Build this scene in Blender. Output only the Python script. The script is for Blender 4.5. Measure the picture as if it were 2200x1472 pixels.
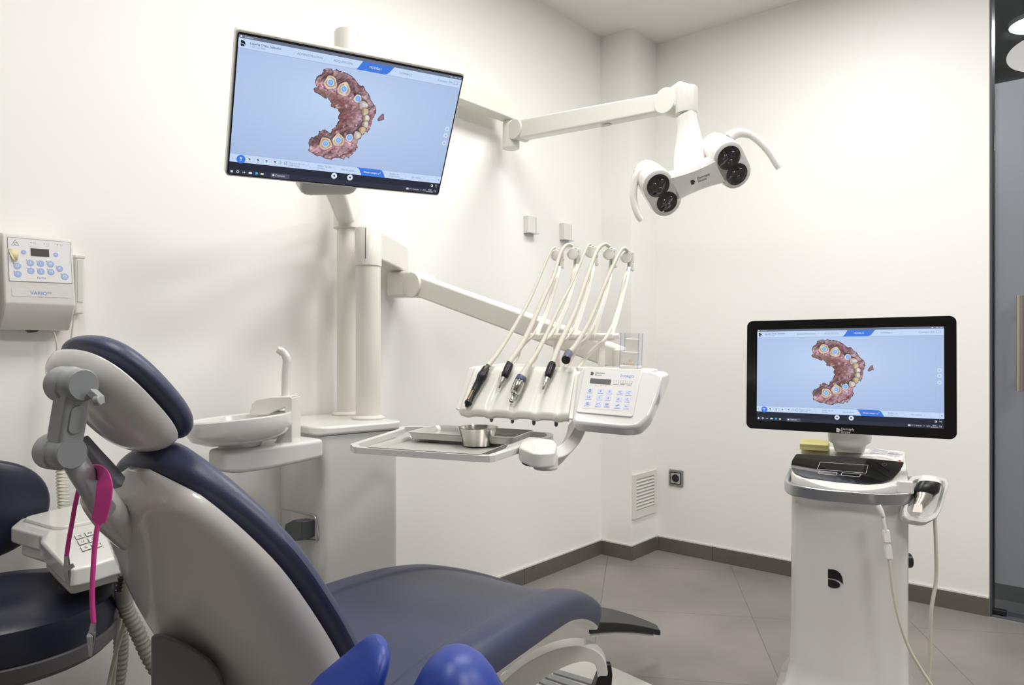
import bpy, bmesh, math, random
import numpy as np
from mathutils import Vector, Matrix, noise
random.seed(7)
for o in list(bpy.data.objects):
    bpy.data.objects.remove(o)
SC = bpy.context.scene
COL = SC.collection
PI = math.pi

# ---------------------------------------------------------------- camera
CAMZ, FPX, YH, YAW = 1.10, 1541.4, 751.4, math.radians(40.24)
RV = Vector((math.cos(YAW), math.sin(YAW), 0))
FV = Vector((-math.sin(YAW), math.cos(YAW), 0))
ZV = Vector((0, 0, 1))
CP = Vector((0, 0, CAMZ))
cam = bpy.data.cameras.new('camera')
cam.sensor_width = 36
cam.lens = FPX / 2200 * 36
cam.shift_y = (YH - 736) / 2200
cam.clip_start = 0.02
camo = bpy.data.objects.new('camera', cam)
camo.location = CP
camo.rotation_euler = (PI / 2, 0, YAW)
COL.objects.link(camo)
SC.camera = camo
SC.view_settings.view_transform = 'Standard'
SC.view_settings.look = 'None'
SC.view_settings.gamma = 1
SC.view_settings.use_curve_mapping = False
EXPO = 0.0
SC.view_settings.exposure = EXPO
EM = 2 ** -EXPO
SC.cycles.transparent_max_bounces = 40
SC.cycles.max_bounces = 14
SC.cycles.diffuse_bounces = 6

world = bpy.data.worlds.new('world')
SC.world = world
world.use_nodes = True
world.node_tree.nodes['Background'].inputs[0].default_value = (0.8, 0.85, 0.9, 1)
world.node_tree.nodes['Background'].inputs[1].default_value = 0.05

CEIL = 2.78
LAMPS = [((-1.05, 1.6), 11.5), ((-0.95, 2.5), 11.5), ((-1.0, 0.2), 9.5), ((0.75, 0.8), 21.0), ((0.95, 2.45), 26.0)]
LCOL = (0.985, 0.99, 1.0)
for i, ((lx, ly), w) in enumerate(LAMPS):
    L = bpy.data.lights.new('panel_light', 'AREA')
    L.shape = 'SQUARE'
    L.size = 0.56
    L.energy = w
    L.color = LCOL
    lo = bpy.data.objects.new('panel_light', L)
    lo.location = (lx, ly, CEIL - 0.03)
    COL.objects.link(lo)


def P(px, py, d):
    """point seen at photo pixel (px, py) at depth d metres along the camera axis"""
    return CP + d * (FV + RV * ((px - 1100) / FPX) + ZV * ((YH - py) / FPX))


def ray(px, py):
    return FV + RV * ((px - 1100) / FPX) + ZV * ((YH - py) / FPX)


def hit(px, py, o, n):
    r = ray(px, py)
    return CP + r * ((o - CP).dot(n) / r.dot(n))


def atz(px, py, z):
    return hit(px, py, Vector((0, 0, z)), ZV)


def frame(o, x, y, z=None):
    x = x.normalized()
    y = (y - x * y.dot(x)).normalized()
    z = x.cross(y)
    return Matrix(((x.x, y.x, z.x, o.x), (x.y, y.y, z.y, o.y), (x.z, y.z, z.z, o.z), (0, 0, 0, 1)))


def T(x, y, z):
    return Matrix.Translation((x, y, z))


# ---------------------------------------------------------------- materials
def srgb(c):
    def f(v):
        v = v / 255
        return v / 12.92 if v <= 0.04045 else ((v + 0.055) / 1.055) ** 2.4
    return tuple(f(v) for v in c)


MATS = {}


def mat(name, col, rough=0.5, metal=0.0, coat=0.0, bump=0.0, bscale=60.0, var=0.0, vscale=3.0, spec=0.5, emis=None, es=1.0, aniso=0.0):
    if name in MATS:
        return MATS[name]
    m = bpy.data.materials.new(name)
    m.use_nodes = True
    nt = m.node_tree
    b = nt.nodes['Principled BSDF']
    c = srgb(col)
    b.inputs['Base Color'].default_value = (*c, 1)
    b.inputs['Roughness'].default_value = rough
    b.inputs['Metallic'].default_value = metal
    b.inputs['Specular IOR Level'].default_value = spec
    b.inputs['Coat Weight'].default_value = coat
    b.inputs['Coat Roughness'].default_value = 0.05
    b.inputs['Anisotropic'].default_value = aniso
    if emis:
        b.inputs['Emission Color'].default_value = (*srgb(emis), 1)
        b.inputs['Emission Strength'].default_value = es
    if var > 0 or bump > 0:
        tc = nt.nodes.new('ShaderNodeTexCoord')
    if var > 0:
        n = nt.nodes.new('ShaderNodeTexNoise')
        n.inputs['Scale'].default_value = vscale
        n.inputs['Detail'].default_value = 5
        nt.links.new(tc.outputs['Object'], n.inputs['Vector'])
        r = nt.nodes.new('ShaderNodeValToRGB')
        r.color_ramp.elements[0].position = 0.3
        r.color_ramp.elements[1].position = 0.7
        r.color_ramp.elements[0].color = (*[v * (1 - var) for v in c], 1)
        r.color_ramp.elements[1].color = (*[min(1, v * (1 + var)) for v in c], 1)
        nt.links.new(n.outputs['Fac'], r.inputs[0])
        nt.links.new(r.outputs[0], b.inputs['Base Color'])
    if bump > 0:
        n2 = nt.nodes.new('ShaderNodeTexNoise')
        n2.inputs['Scale'].default_value = bscale
        n2.inputs['Detail'].default_value = 3
        nt.links.new(tc.outputs['Object'], n2.inputs['Vector'])
        bp = nt.nodes.new('ShaderNodeBump')
        bp.inputs['Strength'].default_value = bump
        bp.inputs['Distance'].default_value = 0.002
        nt.links.new(n2.outputs['Fac'], bp.inputs['Height'])
        nt.links.new(bp.outputs[0], b.inputs['Normal'])
    MATS[name] = m
    return m


WALL = mat('wall_paint', (241, 240, 237), 0.42, bump=0.05, bscale=90, spec=0.35)
CEILM = mat('ceiling_paint', (232, 230, 226), 0.8, bump=0.03, bscale=120)
WHITE = mat('white_plastic', (224, 222, 217), 0.28, coat=0.25)
CREAM = mat('cream_plastic', (226, 223, 216), 0.32, coat=0.15)
GLOSS = mat('gloss_white', (222, 221, 217), 0.12, coat=0.5)
SHELL = mat('chair_shell', (214, 212, 208), 0.16, coat=0.4)
PALE = mat('pale_panel', (212, 212, 209), 0.35)
GREY = mat('grey_plastic', (150, 153, 154), 0.38, bump=0.03, bscale=300)
DGREY = mat('dark_grey_plastic', (74, 78, 80), 0.42)
BLACK = mat('black_plastic', (20, 21, 21), 0.35)
BEZEL = mat('black_gloss', (9, 9, 9), 0.16)
NAVY = mat('navy_vinyl', (58, 64, 90), 0.42, bump=0.12, bscale=420)
DNAVY = mat('dark_navy_vinyl', (30, 32, 52), 0.36, bump=0.08, bscale=300)
ROYAL = mat('royal_blue_vinyl', (26, 54, 140), 0.42, bump=0.1, bscale=160)
STEEL = mat('stainless_steel', (200, 197, 190), 0.13, metal=1.0)
TRAYM = mat('tray_steel', (196, 196, 191), 0.36, metal=0.45, bump=0.05, bscale=200)
CHROME = mat('satin_chrome', (196, 200, 203), 0.28, metal=1.0)
SILVER = mat('silver_plastic', (168, 172, 174), 0.3, metal=0.6)
HOSE = mat('hose_grey', (205, 201, 188), 0.45)
HOSED = mat('suction_hose_grey', (150, 148, 140), 0.5)
PINK = mat('pink_silicone', (214, 66, 152), 0.45)
BLUEBTN = mat('blue_button', (160, 182, 226), 0.4)
LBLUE = mat('lilac_key', (196, 204, 232), 0.4)
INK = mat('dark_ink', (40, 42, 48), 0.5)
INKB = mat('blue_ink', (125, 155, 205), 0.5)
INKG = mat('grey_ink', (120, 122, 124), 0.5)
INKW = mat('white_ink', (225, 225, 225), 0.5)
LCD = mat('lcd_grey', (78, 80, 78), 0.25)
LCDR = mat('lcd_dark', (66, 54, 54), 0.25)
PAPER = mat('paper_white', (236, 232, 230), 0.7)
YELLOW = mat('sticky_yellow', (226, 218, 150), 0.6)
TANGOLD = mat('gold_stripe', (190, 160, 125), 0.3, metal=0.6)
BLUEG = mat('blue_grey_plastic', (70, 76, 104), 0.4)
RED = mat('red_print', (190, 40, 60), 0.6)
SOCK = mat('socket_grey', (140, 140, 136), 0.35, metal=0.3)


def floor_mat():
    m = bpy.data.materials.new('floor_tiles')
    m.use_nodes = True
    nt = m.node_tree
    N = nt.nodes.new
    b = nt.nodes['Principled BSDF']
    tc = N('ShaderNodeTexCoord')
    sep = N('ShaderNodeSeparateXYZ')
    nt.links.new(tc.outputs['Object'], sep.inputs[0])

    def lin(a, bb, off):
        m1 = N('ShaderNodeMath'); m1.operation = 'MULTIPLY'; m1.inputs[1].default_value = a / 0.622
        m2 = N('ShaderNodeMath'); m2.operation = 'MULTIPLY_ADD'; m2.inputs[1].default_value = bb / 0.622
        nt.links.new(sep.outputs[0], m1.inputs[0])
        nt.links.new(sep.outputs[1], m2.inputs[0])
        nt.links.new(m1.outputs[0], m2.inputs[2])
        m3 = N('ShaderNodeMath'); m3.operation = 'ADD'; m3.inputs[1].default_value = off / 0.622 + 100
        nt.links.new(m2.outputs[0], m3.inputs[0])
        fr = N('ShaderNodeMath'); fr.operation = 'FRACT'
        nt.links.new(m3.outputs[0], fr.inputs[0])
        d = N('ShaderNodeMath'); d.operation = 'SUBTRACT'; d.inputs[1].default_value = 0.5
        nt.links.new(fr.outputs[0], d.inputs[0])
        ab = N('ShaderNodeMath'); ab.operation = 'ABSOLUTE'
        nt.links.new(d.outputs[0], ab.inputs[0])
        g = N('ShaderNodeMath'); g.operation = 'GREATER_THAN'; g.inputs[1].default_value = 0.5 - 0.0014 / 0.622
        nt.links.new(ab.outputs[0], g.inputs[0])
        fl = N('ShaderNodeMath'); fl.operation = 'FLOOR'
        nt.links.new(m3.outputs[0], fl.inputs[0])
        return g, fl
    g1, f1 = lin(0.864, 0.504, 0.16)
    g2, f2 = lin(0.504, -0.864, 3.075)
    mx = N('ShaderNodeMath'); mx.operation = 'MAXIMUM'
    nt.links.new(g1.outputs[0], mx.inputs[0]); nt.links.new(g2.outputs[0], mx.inputs[1])
    cell = N('ShaderNodeCombineXYZ')
    nt.links.new(f1.outputs[0], cell.inputs[0]); nt.links.new(f2.outputs[0], cell.inputs[1])
    wn = N('ShaderNodeTexWhiteNoise'); wn.noise_dimensions = '3D'
    nt.links.new(cell.outputs[0], wn.inputs['Vector'])
    ns = N('ShaderNodeTexNoise'); ns.inputs['Scale'].default_value = 3.2; ns.inputs['Detail'].default_value = 6
    nt.links.new(tc.outputs['Object'], ns.inputs['Vector'])
    ad = N('ShaderNodeMath'); ad.operation = 'MULTIPLY_ADD'; ad.inputs[1].default_value = 0.15
    nt.links.new(wn.outputs['Value'], ad.inputs[0]); nt.links.new(ns.outputs['Fac'], ad.inputs[2])
    rp = N('ShaderNodeValToRGB')
    rp.color_ramp.elements[0].position = 0.35; rp.color_ramp.elements[0].color = (*srgb((125, 121, 117)), 1)
    rp.color_ramp.elements[1].position = 0.8; rp.color_ramp.elements[1].color = (*srgb((144, 139, 135)), 1)
    nt.links.new(ad.outputs[0], rp.inputs[0])
    mix = N('ShaderNodeMix'); mix.data_type = 'RGBA'
    nt.links.new(mx.outputs[0], mix.inputs[0])
    nt.links.new(rp.outputs[0], mix.inputs[6]); mix.inputs[7].default_value = (*srgb((98, 93, 88)), 1)
    nt.links.new(mix.outputs[2], b.inputs['Base Color'])
    b.inputs['Roughness'].default_value = 0.42
    bp = N('ShaderNodeBump'); bp.inputs['Strength'].default_value = 0.3; bp.inputs['Distance'].default_value = 0.002; bp.invert = True
    nt.links.new(mx.outputs[0], bp.inputs['Height']); nt.links.new(bp.outputs[0], b.inputs['Normal'])
    return m


FLOOR = floor_mat()
SKIRT = mat('skirting_tile', (98, 93, 86), 0.45, var=0.12, vscale=5)


def frosted_mat():
    m = bpy.data.materials.new('frosted_glass')
    m.use_nodes = True
    nt = m.node_tree
    nt.nodes.remove(nt.nodes['Principled BSDF'])
    out = nt.nodes['Material Output']
    d = nt.nodes.new('ShaderNodeBsdfDiffuse'); d.inputs[0].default_value = (0.38, 0.40, 0.43, 1)
    t = nt.nodes.new('ShaderNodeBsdfTranslucent'); t.inputs[0].default_value = (0.62, 0.645, 0.675, 1)
    g = nt.nodes.new('ShaderNodeBsdfGlossy'); g.inputs[1].default_value = 0.25
    a = nt.nodes.new('ShaderNodeMixShader'); a.inputs[0].default_value = 0.55
    nt.links.new(d.outputs[0], a.inputs[1]); nt.links.new(t.outputs[0], a.inputs[2])
    b = nt.nodes.new('ShaderNodeMixShader'); b.inputs[0].default_value = 0.04
    nt.links.new(a.outputs[0], b.inputs[1]); nt.links.new(g.outputs[0], b.inputs[2])
    nt.links.new(b.outputs[0], out.inputs[0])
    return m


def clear_mat(name, tint=(1, 1, 1), refl=0.06, rough=0.0):
    m = bpy.data.materials.new(name)
    m.use_nodes = True
    nt = m.node_tree
    nt.nodes.remove(nt.nodes['Principled BSDF'])
    out = nt.nodes['Material Output']
    t = nt.nodes.new('ShaderNodeBsdfTransparent'); t.inputs[0].default_value = (*tint, 1)
    g = nt.nodes.new('ShaderNodeBsdfGlossy'); g.inputs[1].default_value = rough
    b = nt.nodes.new('ShaderNodeMixShader')
    b.inputs[0].default_value = refl
    nt.links.new(t.outputs[0], b.inputs[1]); nt.links.new(g.outputs[0], b.inputs[2])
    nt.links.new(b.outputs[0], out.inputs[0])
    return m


FROST = frosted_mat()
CLEAR = clear_mat('clear_glass', (0.72, 0.76, 0.78))
ACRYL = clear_mat('clear_acrylic', (0.985, 0.985, 0.992), 0.035)
ACRYE = clear_mat('acrylic_edge', (0.86, 0.87, 0.97), 0.06)
LENS = mat('lens_black', (14, 14, 15), 0.12, coat=1.0)


def emit_mat(name, col, s):
    m = bpy.data.materials.new(name)
    m.use_nodes = True
    nt = m.node_tree
    b = nt.nodes['Principled BSDF']
    b.inputs['Base Color'].default_value = (0.8, 0.8, 0.8, 1)
    b.inputs['Emission Color'].default_value = (*srgb(col), 1)
    b.inputs['Emission Strength'].default_value = s
    return m


PANELM = emit_mat('panel_diffuser', (255, 248, 236), 6.0)
CORRLAMP = emit_mat('corridor_lamp', (255, 252, 245), 9.0)


def screen_mat():
    m = bpy.data.materials.new('screen_pixels')
    m.use_nodes = True
    nt = m.node_tree
    b = nt.nodes['Principled BSDF']
    b.inputs['Base Color'].default_value = (0.01, 0.01, 0.01, 1)
    b.inputs['Roughness'].default_value = 0.3
    b.inputs['Specular IOR Level'].default_value = 0.2
    at = nt.nodes.new('ShaderNodeAttribute'); at.attribute_name = 'pix'
    nt.links.new(at.outputs['Color'], b.inputs['Emission Color'])
    b.inputs['Emission Strength'].default_value = EM
    return m


SCREEN = screen_mat()

# ---------------------------------------------------------------- builders
ROOTM = {}
I4 = Matrix.Identity(4)


class MB:
    def __init__(self, M=None):
        self.v = []; self.f = []; self.mi = []; self.M = M or I4; self.col = []

    def add(self, verts, faces, mi=0, M=None):
        b = len(self.v)
        MM = self.M @ M if M is not None else self.M
        self.v += [MM @ Vector(p) for p in verts]
        self.f += [tuple(i + b for i in f) for f in faces]
        self.mi += [mi] * len(faces)
        return self

    def box(self, c, s, mi=0, M=None):
        x, y, z = (q / 2 for q in s)
        vs = [(c[0] + a * x, c[1] + b * y, c[2] + d * z) for a in (-1, 1) for b in (-1, 1) for d in (-1, 1)]
        return self.add(vs, [(0, 1, 3, 2), (4, 6, 7, 5), (0, 4, 5, 1), (2, 3, 7, 6), (0, 2, 6, 4), (1, 5, 7, 3)], mi, M)

    def prism(self, poly, z0, z1, mi=0, M=None):
        n = len(poly)
        vs = [(p[0], p[1], z0) for p in poly] + [(p[0], p[1], z1) for p in poly]
        fs = [tuple(range(n))[::-1], tuple(range(n, 2 * n))] + [(i, (i + 1) % n, n + (i + 1) % n, n + i) for i in range(n)]
        return self.add(vs, fs, mi, M)

    def poly(self, pts, mi=0, M=None):
        return self.add(pts, [tuple(range(len(pts)))], mi, M)

    def hexa(self, a, b, mi=0):
        """a, b: two quads (4 points each) joined into a block"""
        vs = list(a) + list(b)
        return self.add(vs, [(3, 2, 1, 0), (4, 5, 6, 7), (0, 1, 5, 4), (1, 2, 6, 5), (2, 3, 7, 6), (3, 0, 4, 7)], mi)

    def loft(self, loops, mi=0, M=None, cap=True, closed=True):
        n = len(loops[0])
        vs = [p for l in loops for p in l]
        fs = []
        for i in range(len(loops) - 1):
            for j in range(n if closed else n - 1):
                k = (j + 1) % n
                fs.append((i * n + j, i * n + k, (i + 1) * n + k, (i + 1) * n + j))
        if cap:
            fs.append(tuple(range(n))[::-1])
            fs.append(tuple(range((len(loops) - 1) * n, len(loops) * n)))
        return self.add(vs, fs, mi, M)

    def tube(self, pts, r, n=10, mi=0, M=None, cap=True, flat=1.0, up=None):
        pts = [Vector(p) for p in pts]
        m = len(pts)
        rs = r if isinstance(r, (list, tuple)) else [r] * m
        loops = []
        nrm = None
        for i, p in enumerate(pts):
            t = (pts[min(i + 1, m - 1)] - pts[max(i - 1, 0)]).normalized()
            if nrm is None:
                nrm = Vector(up) if up is not None else Vector((0, 0, 1))
                if abs(nrm.dot(t)) > 0.98:
                    nrm = Vector((1, 0, 0))
            nrm = (nrm - t * nrm.dot(t)).normalized()
            bn = t.cross(nrm)
            loops.append([p + (nrm * math.cos(2 * PI * k / n) * flat + bn * math.sin(2 * PI * k / n)) * rs[i] for k in range(n)])
        return self.loft(loops, mi, M, cap)

    def cyl(self, p0, p1, r0, r1=None, n=28, mi=0, M=None):
        return self.tube([p0, p1], [r0, r0 if r1 is None else r1], n, mi, M)

    def sweep(self, pts, w, t, up=(0, 0, 1), mi=0, M=None):
        """rectangular section: w across, t along the up direction"""
        pts = [Vector(p) for p in pts]
        m = len(pts)
        ws = w if isinstance(w, (list, tuple)) else [w] * m
        ts = t if isinstance(t, (list, tuple)) else [t] * m
        loops = []
        for i, p in enumerate(pts):
            tg = (pts[min(i + 1, m - 1)] - pts[max(i - 1, 0)]).normalized()
            u = Vector(up); u = (u - tg * u.dot(tg)).normalized()
            s = tg.cross(u)
            a, b = ws[i] / 2, ts[i] / 2
            loops.append([p + s * a + u * b, p - s * a + u * b, p - s * a - u * b, p + s * a - u * b])
        return self.loft(loops, mi, M)

    def lathe(self, prof, mi=0, M=None, n=40, cap=True, sx=1.0, sy=1.0):
        loops = [[(r * math.cos(2 * PI * k / n) * sx, r * math.sin(2 * PI * k / n) * sy, z) for k in range(n)] for r, z in prof]
        return self.loft(loops, mi, M, cap)

    def grid(self, rows, mi=0, M=None):
        return self.loft(rows, mi, M, cap=False, closed=False)

    def text(self, s, size, o=(0, 0, 0), align='CENTER', mi=0, M=None, sx=1.0, bold=0.0):
        vs, fs = text2d(s, align, bold)
        return self.add([(o[0] + x * size * sx, o[1] + y * size, o[2]) for x, y in vs], fs, mi, M)

    def build(self, name, mats, parent=None, bevel=0.0, seg=3, sub=0, ang=38, solid=0.0, flat=False, origin=None):
        if not isinstance(mats, (list, tuple)):
            mats = [mats]
        root = parent
        while root is not None and root.parent is not None:
            root = root.parent
        if parent is not None:
            Minv = ROOTM.get(root.name, I4).inverted()
            M0 = I4
        else:
            if origin is None:
                xs = [p.x for p in self.v]; ys = [p.y for p in self.v]; zs = [p.z for p in self.v]
                origin = Vector(((min(xs) + max(xs)) / 2, (min(ys) + max(ys)) / 2, min(zs)))
            M0 = Matrix.Translation(origin)
            Minv = M0.inverted()
        me = bpy.data.meshes.new(name)
        me.from_pydata([Minv @ p for p in self.v], [], self.f)
        for m in mats:
            me.materials.append(m)
        for p, k in zip(me.polygons, self.mi):
            p.material_index = k
        bm = bmesh.new(); bm.from_mesh(me)
        if not flat:
            bmesh.ops.recalc_face_normals(bm, faces=bm.faces)
        bm.to_mesh(me); bm.free()
        if not flat:
            me.polygons.foreach_set('use_smooth', [True] * len(me.polygons))
            if not bevel:
                me.set_sharp_from_angle(angle=math.radians(ang))
        me.update()
        ob = bpy.data.objects.new(name, me)
        COL.objects.link(ob)
        if parent is not None:
            ob.parent = parent
        else:
            ob.matrix_world = M0
            ROOTM[ob.name] = M0
        if solid:
            md = ob.modifiers.new('solid', 'SOLIDIFY'); md.thickness = solid; md.offset = -1
        if bevel:
            md = ob.modifiers.new('bevel', 'BEVEL'); md.width = bevel; md.segments = seg
            md.limit_method = 'ANGLE'; md.angle_limit = math.radians(ang)
            md.harden_normals = True
        if sub:
            md = ob.modifiers.new('sub', 'SUBSURF'); md.levels = sub; md.render_levels = sub
        return ob


_TXT = {}


def text2d(s, align, bold):
    k = (s, align, bold)
    if k not in _TXT:
        cu = bpy.data.curves.new('lettering', 'FONT')
        cu.body = s; cu.size = 1.0; cu.align_x = align; cu.align_y = 'CENTER'
        cu.resolution_u = 2
        cu.offset = bold
        ob = bpy.data.objects.new('lettering', cu)
        COL.objects.link(ob)
        bpy.context.view_layer.update()
        me = ob.to_mesh()
        _TXT[k] = ([(v.co.x, v.co.y) for v in me.vertices], [tuple(p.vertices) for p in me.polygons])
        ob.to_mesh_clear()
        bpy.data.objects.remove(ob); bpy.data.curves.remove(cu)
    return _TXT[k]


def tag(o, label=None, cat=None, group=None, kind=None):
    if label: o['label'] = label
    if cat: o['category'] = cat
    if group: o['group'] = group
    if kind: o['kind'] = kind
    return o


def thing(name, label, cat, loc, rotz=0.0, group=None):
    o = bpy.data.objects.new(name, None)
    o.empty_display_size = 0.05
    COL.objects.link(o)
    M = Matrix.Translation(loc) @ Matrix.Rotation(rotz, 4, 'Z')
    o.location = loc; o.rotation_euler = (0, 0, rotz)
    ROOTM[o.name] = M
    return tag(o, label, cat, group)


def structure(o):
    o['kind'] = 'structure'
    return o


def cr(pts, n=8):
    """Catmull-Rom through points"""
    pts = [Vector(p) for p in pts]
    out = []
    for i in range(len(pts) - 1):
        p0 = pts[max(i - 1, 0)]; p1 = pts[i]; p2 = pts[i + 1]; p3 = pts[min(i + 2, len(pts) - 1)]
        for k in range(n):
            t = k / n
            out.append(0.5 * ((2 * p1) + (p2 - p0) * t + (2 * p0 - 5 * p1 + 4 * p2 - p3) * t * t + (3 * p1 - p0 - 3 * p2 + p3) * t ** 3))
    out.append(pts[-1])
    return out


def rrect(w, h, r, n=5, cx=0, cy=0):
    out = []
    for sx, sy, a0 in ((1, 1, 0), (-1, 1, 90), (-1, -1, 180), (1, -1, 270)):
        for k in range(n + 1):
            a = math.radians(a0 + 90 * k / n)
            out.append((cx + sx * (w / 2 - r) + r * math.cos(a), cy + sy * (h / 2 - r) + r * math.sin(a)))
    return out


def roundpoly(poly, r, n=4):
    out = []
    m = len(poly)
    for i in range(m):
        p = Vector(poly[i]); a = Vector(poly[i - 1]) - p; b = Vector(poly[(i + 1) % m]) - p
        d = min(r, a.length * 0.45, b.length * 0.45)
        q0 = p + a.normalized() * d; q1 = p + b.normalized() * d
        for k in range(n + 1):
            t = k / n
            out.append(tuple((1 - t) ** 2 * q0 + 2 * t * (1 - t) * p + t * t * q1))
    return out


def ell(cx, cy, rx, ry, n=24):
    return [(cx + rx * math.cos(2 * PI * k / n), cy + ry * math.sin(2 * PI * k / n)) for k in range(n)]


# the maker's mark: two leaf halves of a D, in a unit square
MARK = [[(0, 1), (.35, .99), (.62, .92), (.83, .78), (.96, .58), (1, .36), (.99, .2), (.93, .27), (.82, .35), (.66, .42), (.45, .47), (.22, .50), (0, .52)],
        [(0, .45), (.3, .43), (.55, .37), (.72, .29), (.82, .19), (.80, .08), (.66, .01), (.4, 0), (.15, .02), (0, .1)]]


def mark(mb, x, y, s, mi=0, M=None, z=0.0):
    for q in MARK:
        mb.poly([(x + a * s * 0.85, y + b * s, z) for a, b in q], mi, M)


# ---------------------------------------------------------------- room shell
XL, YB, PX, PY, XE = -2.133, 3.532, -1.9454, 3.262, -0.4085
XR, YF = 2.4, -2.4
WT = 0.1


def wall(name, x0, x1, y0, y1, z0=0.0, z1=CEIL, m=WALL):
    mb = MB()
    mb.box(((x0 + x1) / 2, (y0 + y1) / 2, (z0 + z1) / 2), (x1 - x0, y1 - y0, z1 - z0))
    return structure(mb.build(name, m))


DX1 = 0.55
wall('wall_left', XL - WT, XL, YF - WT, YB + WT)
wall('wall_pillar', XL, PX, PY, YB)
wall('wall_back', XL, XE, YB, YB + WT)
wall('wall_back_beside', DX1, XR + WT, YB, YB + WT)
DIM = mat('low_bounce_grey', (168, 166, 162), 0.6)  # invented grey for the two unseen walls, darkened to cut bounced light
wall('wall_right', XR, XR + WT, YF - WT, YB, m=DIM)
wall('wall_front', XL, XR, YF - WT, YF, m=DIM)
o = MB().box((0.1, 0.6, -0.05), (5.2, 6.4, 0.1)).build('floor', FLOOR, origin=Vector((0, 0, 0))); structure(o)
mb = MB(); mb.box((0.1, 0.6, CEIL + 0.05), (5.2, 6.4, 0.1)); structure(mb.build('ceiling', CEILM))
# tiled skirting with a pale sealant edge on top
SH = 0.074
ST = 0.009


def skirt(name, segs):
    mb = MB()
    for (x0, y0, x1, y1) in segs:
        mb.box(((x0 + x1) / 2, (y0 + y1) / 2, SH / 2), (x1 - x0, y1 - y0, SH), 0)
        g = 0.002
        mb.box(((x0 + x1) / 2, (y0 + y1) / 2, SH + 0.0035), (x1 - x0 - g, y1 - y0 - g, 0.007), 1)
    return structure(mb.build(name, [SKIRT, WHITE]))


G = 0.0015
ys = [YF, -1.62, -1.01, -0.4, 0.21, 0.82, 1.43, 2.04, 2.60, PY]
skirt('baseboard_left', [(XL, ys[i] + G, XL + ST, ys[i + 1] - G) for i in range(len(ys) - 1)])
skirt('baseboard_pillar', [(XL + ST, PY - ST, PX + ST, PY), (PX, PY + G, PX + ST, YB - ST - G)])
xs = [PX + ST, -1.615, -1.0, XE]
skirt('baseboard_back', [(xs[i] + G, YB - ST, xs[i + 1] - G, YB) for i in range(len(xs) - 1)])

# corridor behind the glass door
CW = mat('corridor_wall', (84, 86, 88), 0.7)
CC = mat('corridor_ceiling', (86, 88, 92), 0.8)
wall('wall_corridor_back', -1.4, 1.6, 5.0, 5.1, 0, 2.72, CW)
wall('wall_corridor_left', -1.4, -1.3, YB + WT, 5.0, 0, 2.72, CW)
wall('wall_corridor_right', 1.5, 1.6, YB + WT, 5.0, 0, 2.72, CW)
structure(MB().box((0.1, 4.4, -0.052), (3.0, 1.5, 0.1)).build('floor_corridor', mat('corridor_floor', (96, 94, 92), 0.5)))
structure(MB().box((0.1, 4.37, 2.77), (3.0, 1.46, 0.1)).build('ceiling_corridor', CC))

# glass door: clear pane with a frosted film, pull bar, floor pivot
GY = YB + 0.035
door = MB().box(((XE + DX1) / 2 + 0.004, GY, CEIL / 2), (DX1 - XE - 0.020, 0.010, CEIL - 0.016)).build('door_1', CLEAR)
structure(door)
zt = 1.1 + (751.4 - 174) / FPX * 2.935
MB().box(((XE + DX1) / 2 + 0.002, GY - 0.007, (zt + 0.135) / 2), (DX1 - XE - 0.026, 0.003, zt - 0.135)).build('frosted_film', FROST, door)
mb = MB()
hx = XE + 0.105
mb.cyl((hx, GY - 0.055, 0.932), (hx, GY - 0.055, 1.318), 0.0125)
for z in (0.99, 1.255):
    mb.cyl((hx, GY - 0.05, z), (hx, GY - 0.005, z), 0.007)
    mb.cyl((hx, GY - 0.012, z), (hx, GY - 0.005, z), 0.012)
mb.build('pull_handle', mat('brushed_handle', (178, 170, 160), 0.35, metal=0.9), door, bevel=0.001)
mb = MB()
mb.box((XE + 0.03, GY, 0.017), (0.05, 0.028, 0.018)); mb.box((XE + 0.022, GY, 0.006), (0.03, 0.02, 0.012))
mb.build('pivot_hinge', BLACK, door, bevel=0.002)
structure(MB().box((XE + 0.004, YB + 0.05, CEIL / 2), (0.008, 0.1, CEIL)).build('trim_2', mat('jamb_seal', (74, 78, 78), 0.5)))
structure(MB().box(((XE + DX1) / 2, YB + 0.05, 0.002), (DX1 - XE, 0.1, 0.004)).build('trim_1', mat('threshold', (110, 112, 116), 0.3, metal=0.4)))
# round number sticker on the pane (numeral reads from the corridor side)
c = hit(2249, 110, Vector((0, GY - 0.006, 0)), Vector((0, 1, 0)))
SM = frame(c, Vector((1, 0, 0)), ZV)
mb = MB(SM)
mb.prism(ell(0, 0, 0.134, 0.078, 48), 0.0, 0.0012, 0)
mb.text('2', 0.12, (0, 0, 0.0016), mi=1, M=Matrix.Scale(-1, 4, (1, 0, 0)), bold=0.01)
o = mb.build('number_sign', [mat('sign_grey', (196, 197, 199), 0.5), mat('sign_numeral', (88, 90, 94), 0.5)])
tag(o, 'round pale grey number sticker high on the glass door', 'sign')
mb = MB(T(-0.30, 4.35, 2.70)); mb.lathe([(0.125, 0.02), (0.125, 0.0), (0.12, -0.002)], 0); mb.lathe([(0.122, -0.001), (0.115, -0.006), (0.06, -0.009), (0.001, -0.010)], 1)
o = mb.build('downlight', [WHITE, CORRLAMP]); tag(o, 'round glowing ceiling lamp seen through the clear top of the glass door', 'lamp')
cl = bpy.data.lights.new('corridor_light', 'AREA'); cl.shape = 'DISK'; cl.size = 0.24; cl.energy = 26; cl.color = (0.95, 0.97, 1)
co = bpy.data.objects.new('corridor_light', cl); co.location = (-0.33, 4.35, 2.68); COL.objects.link(co)

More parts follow.
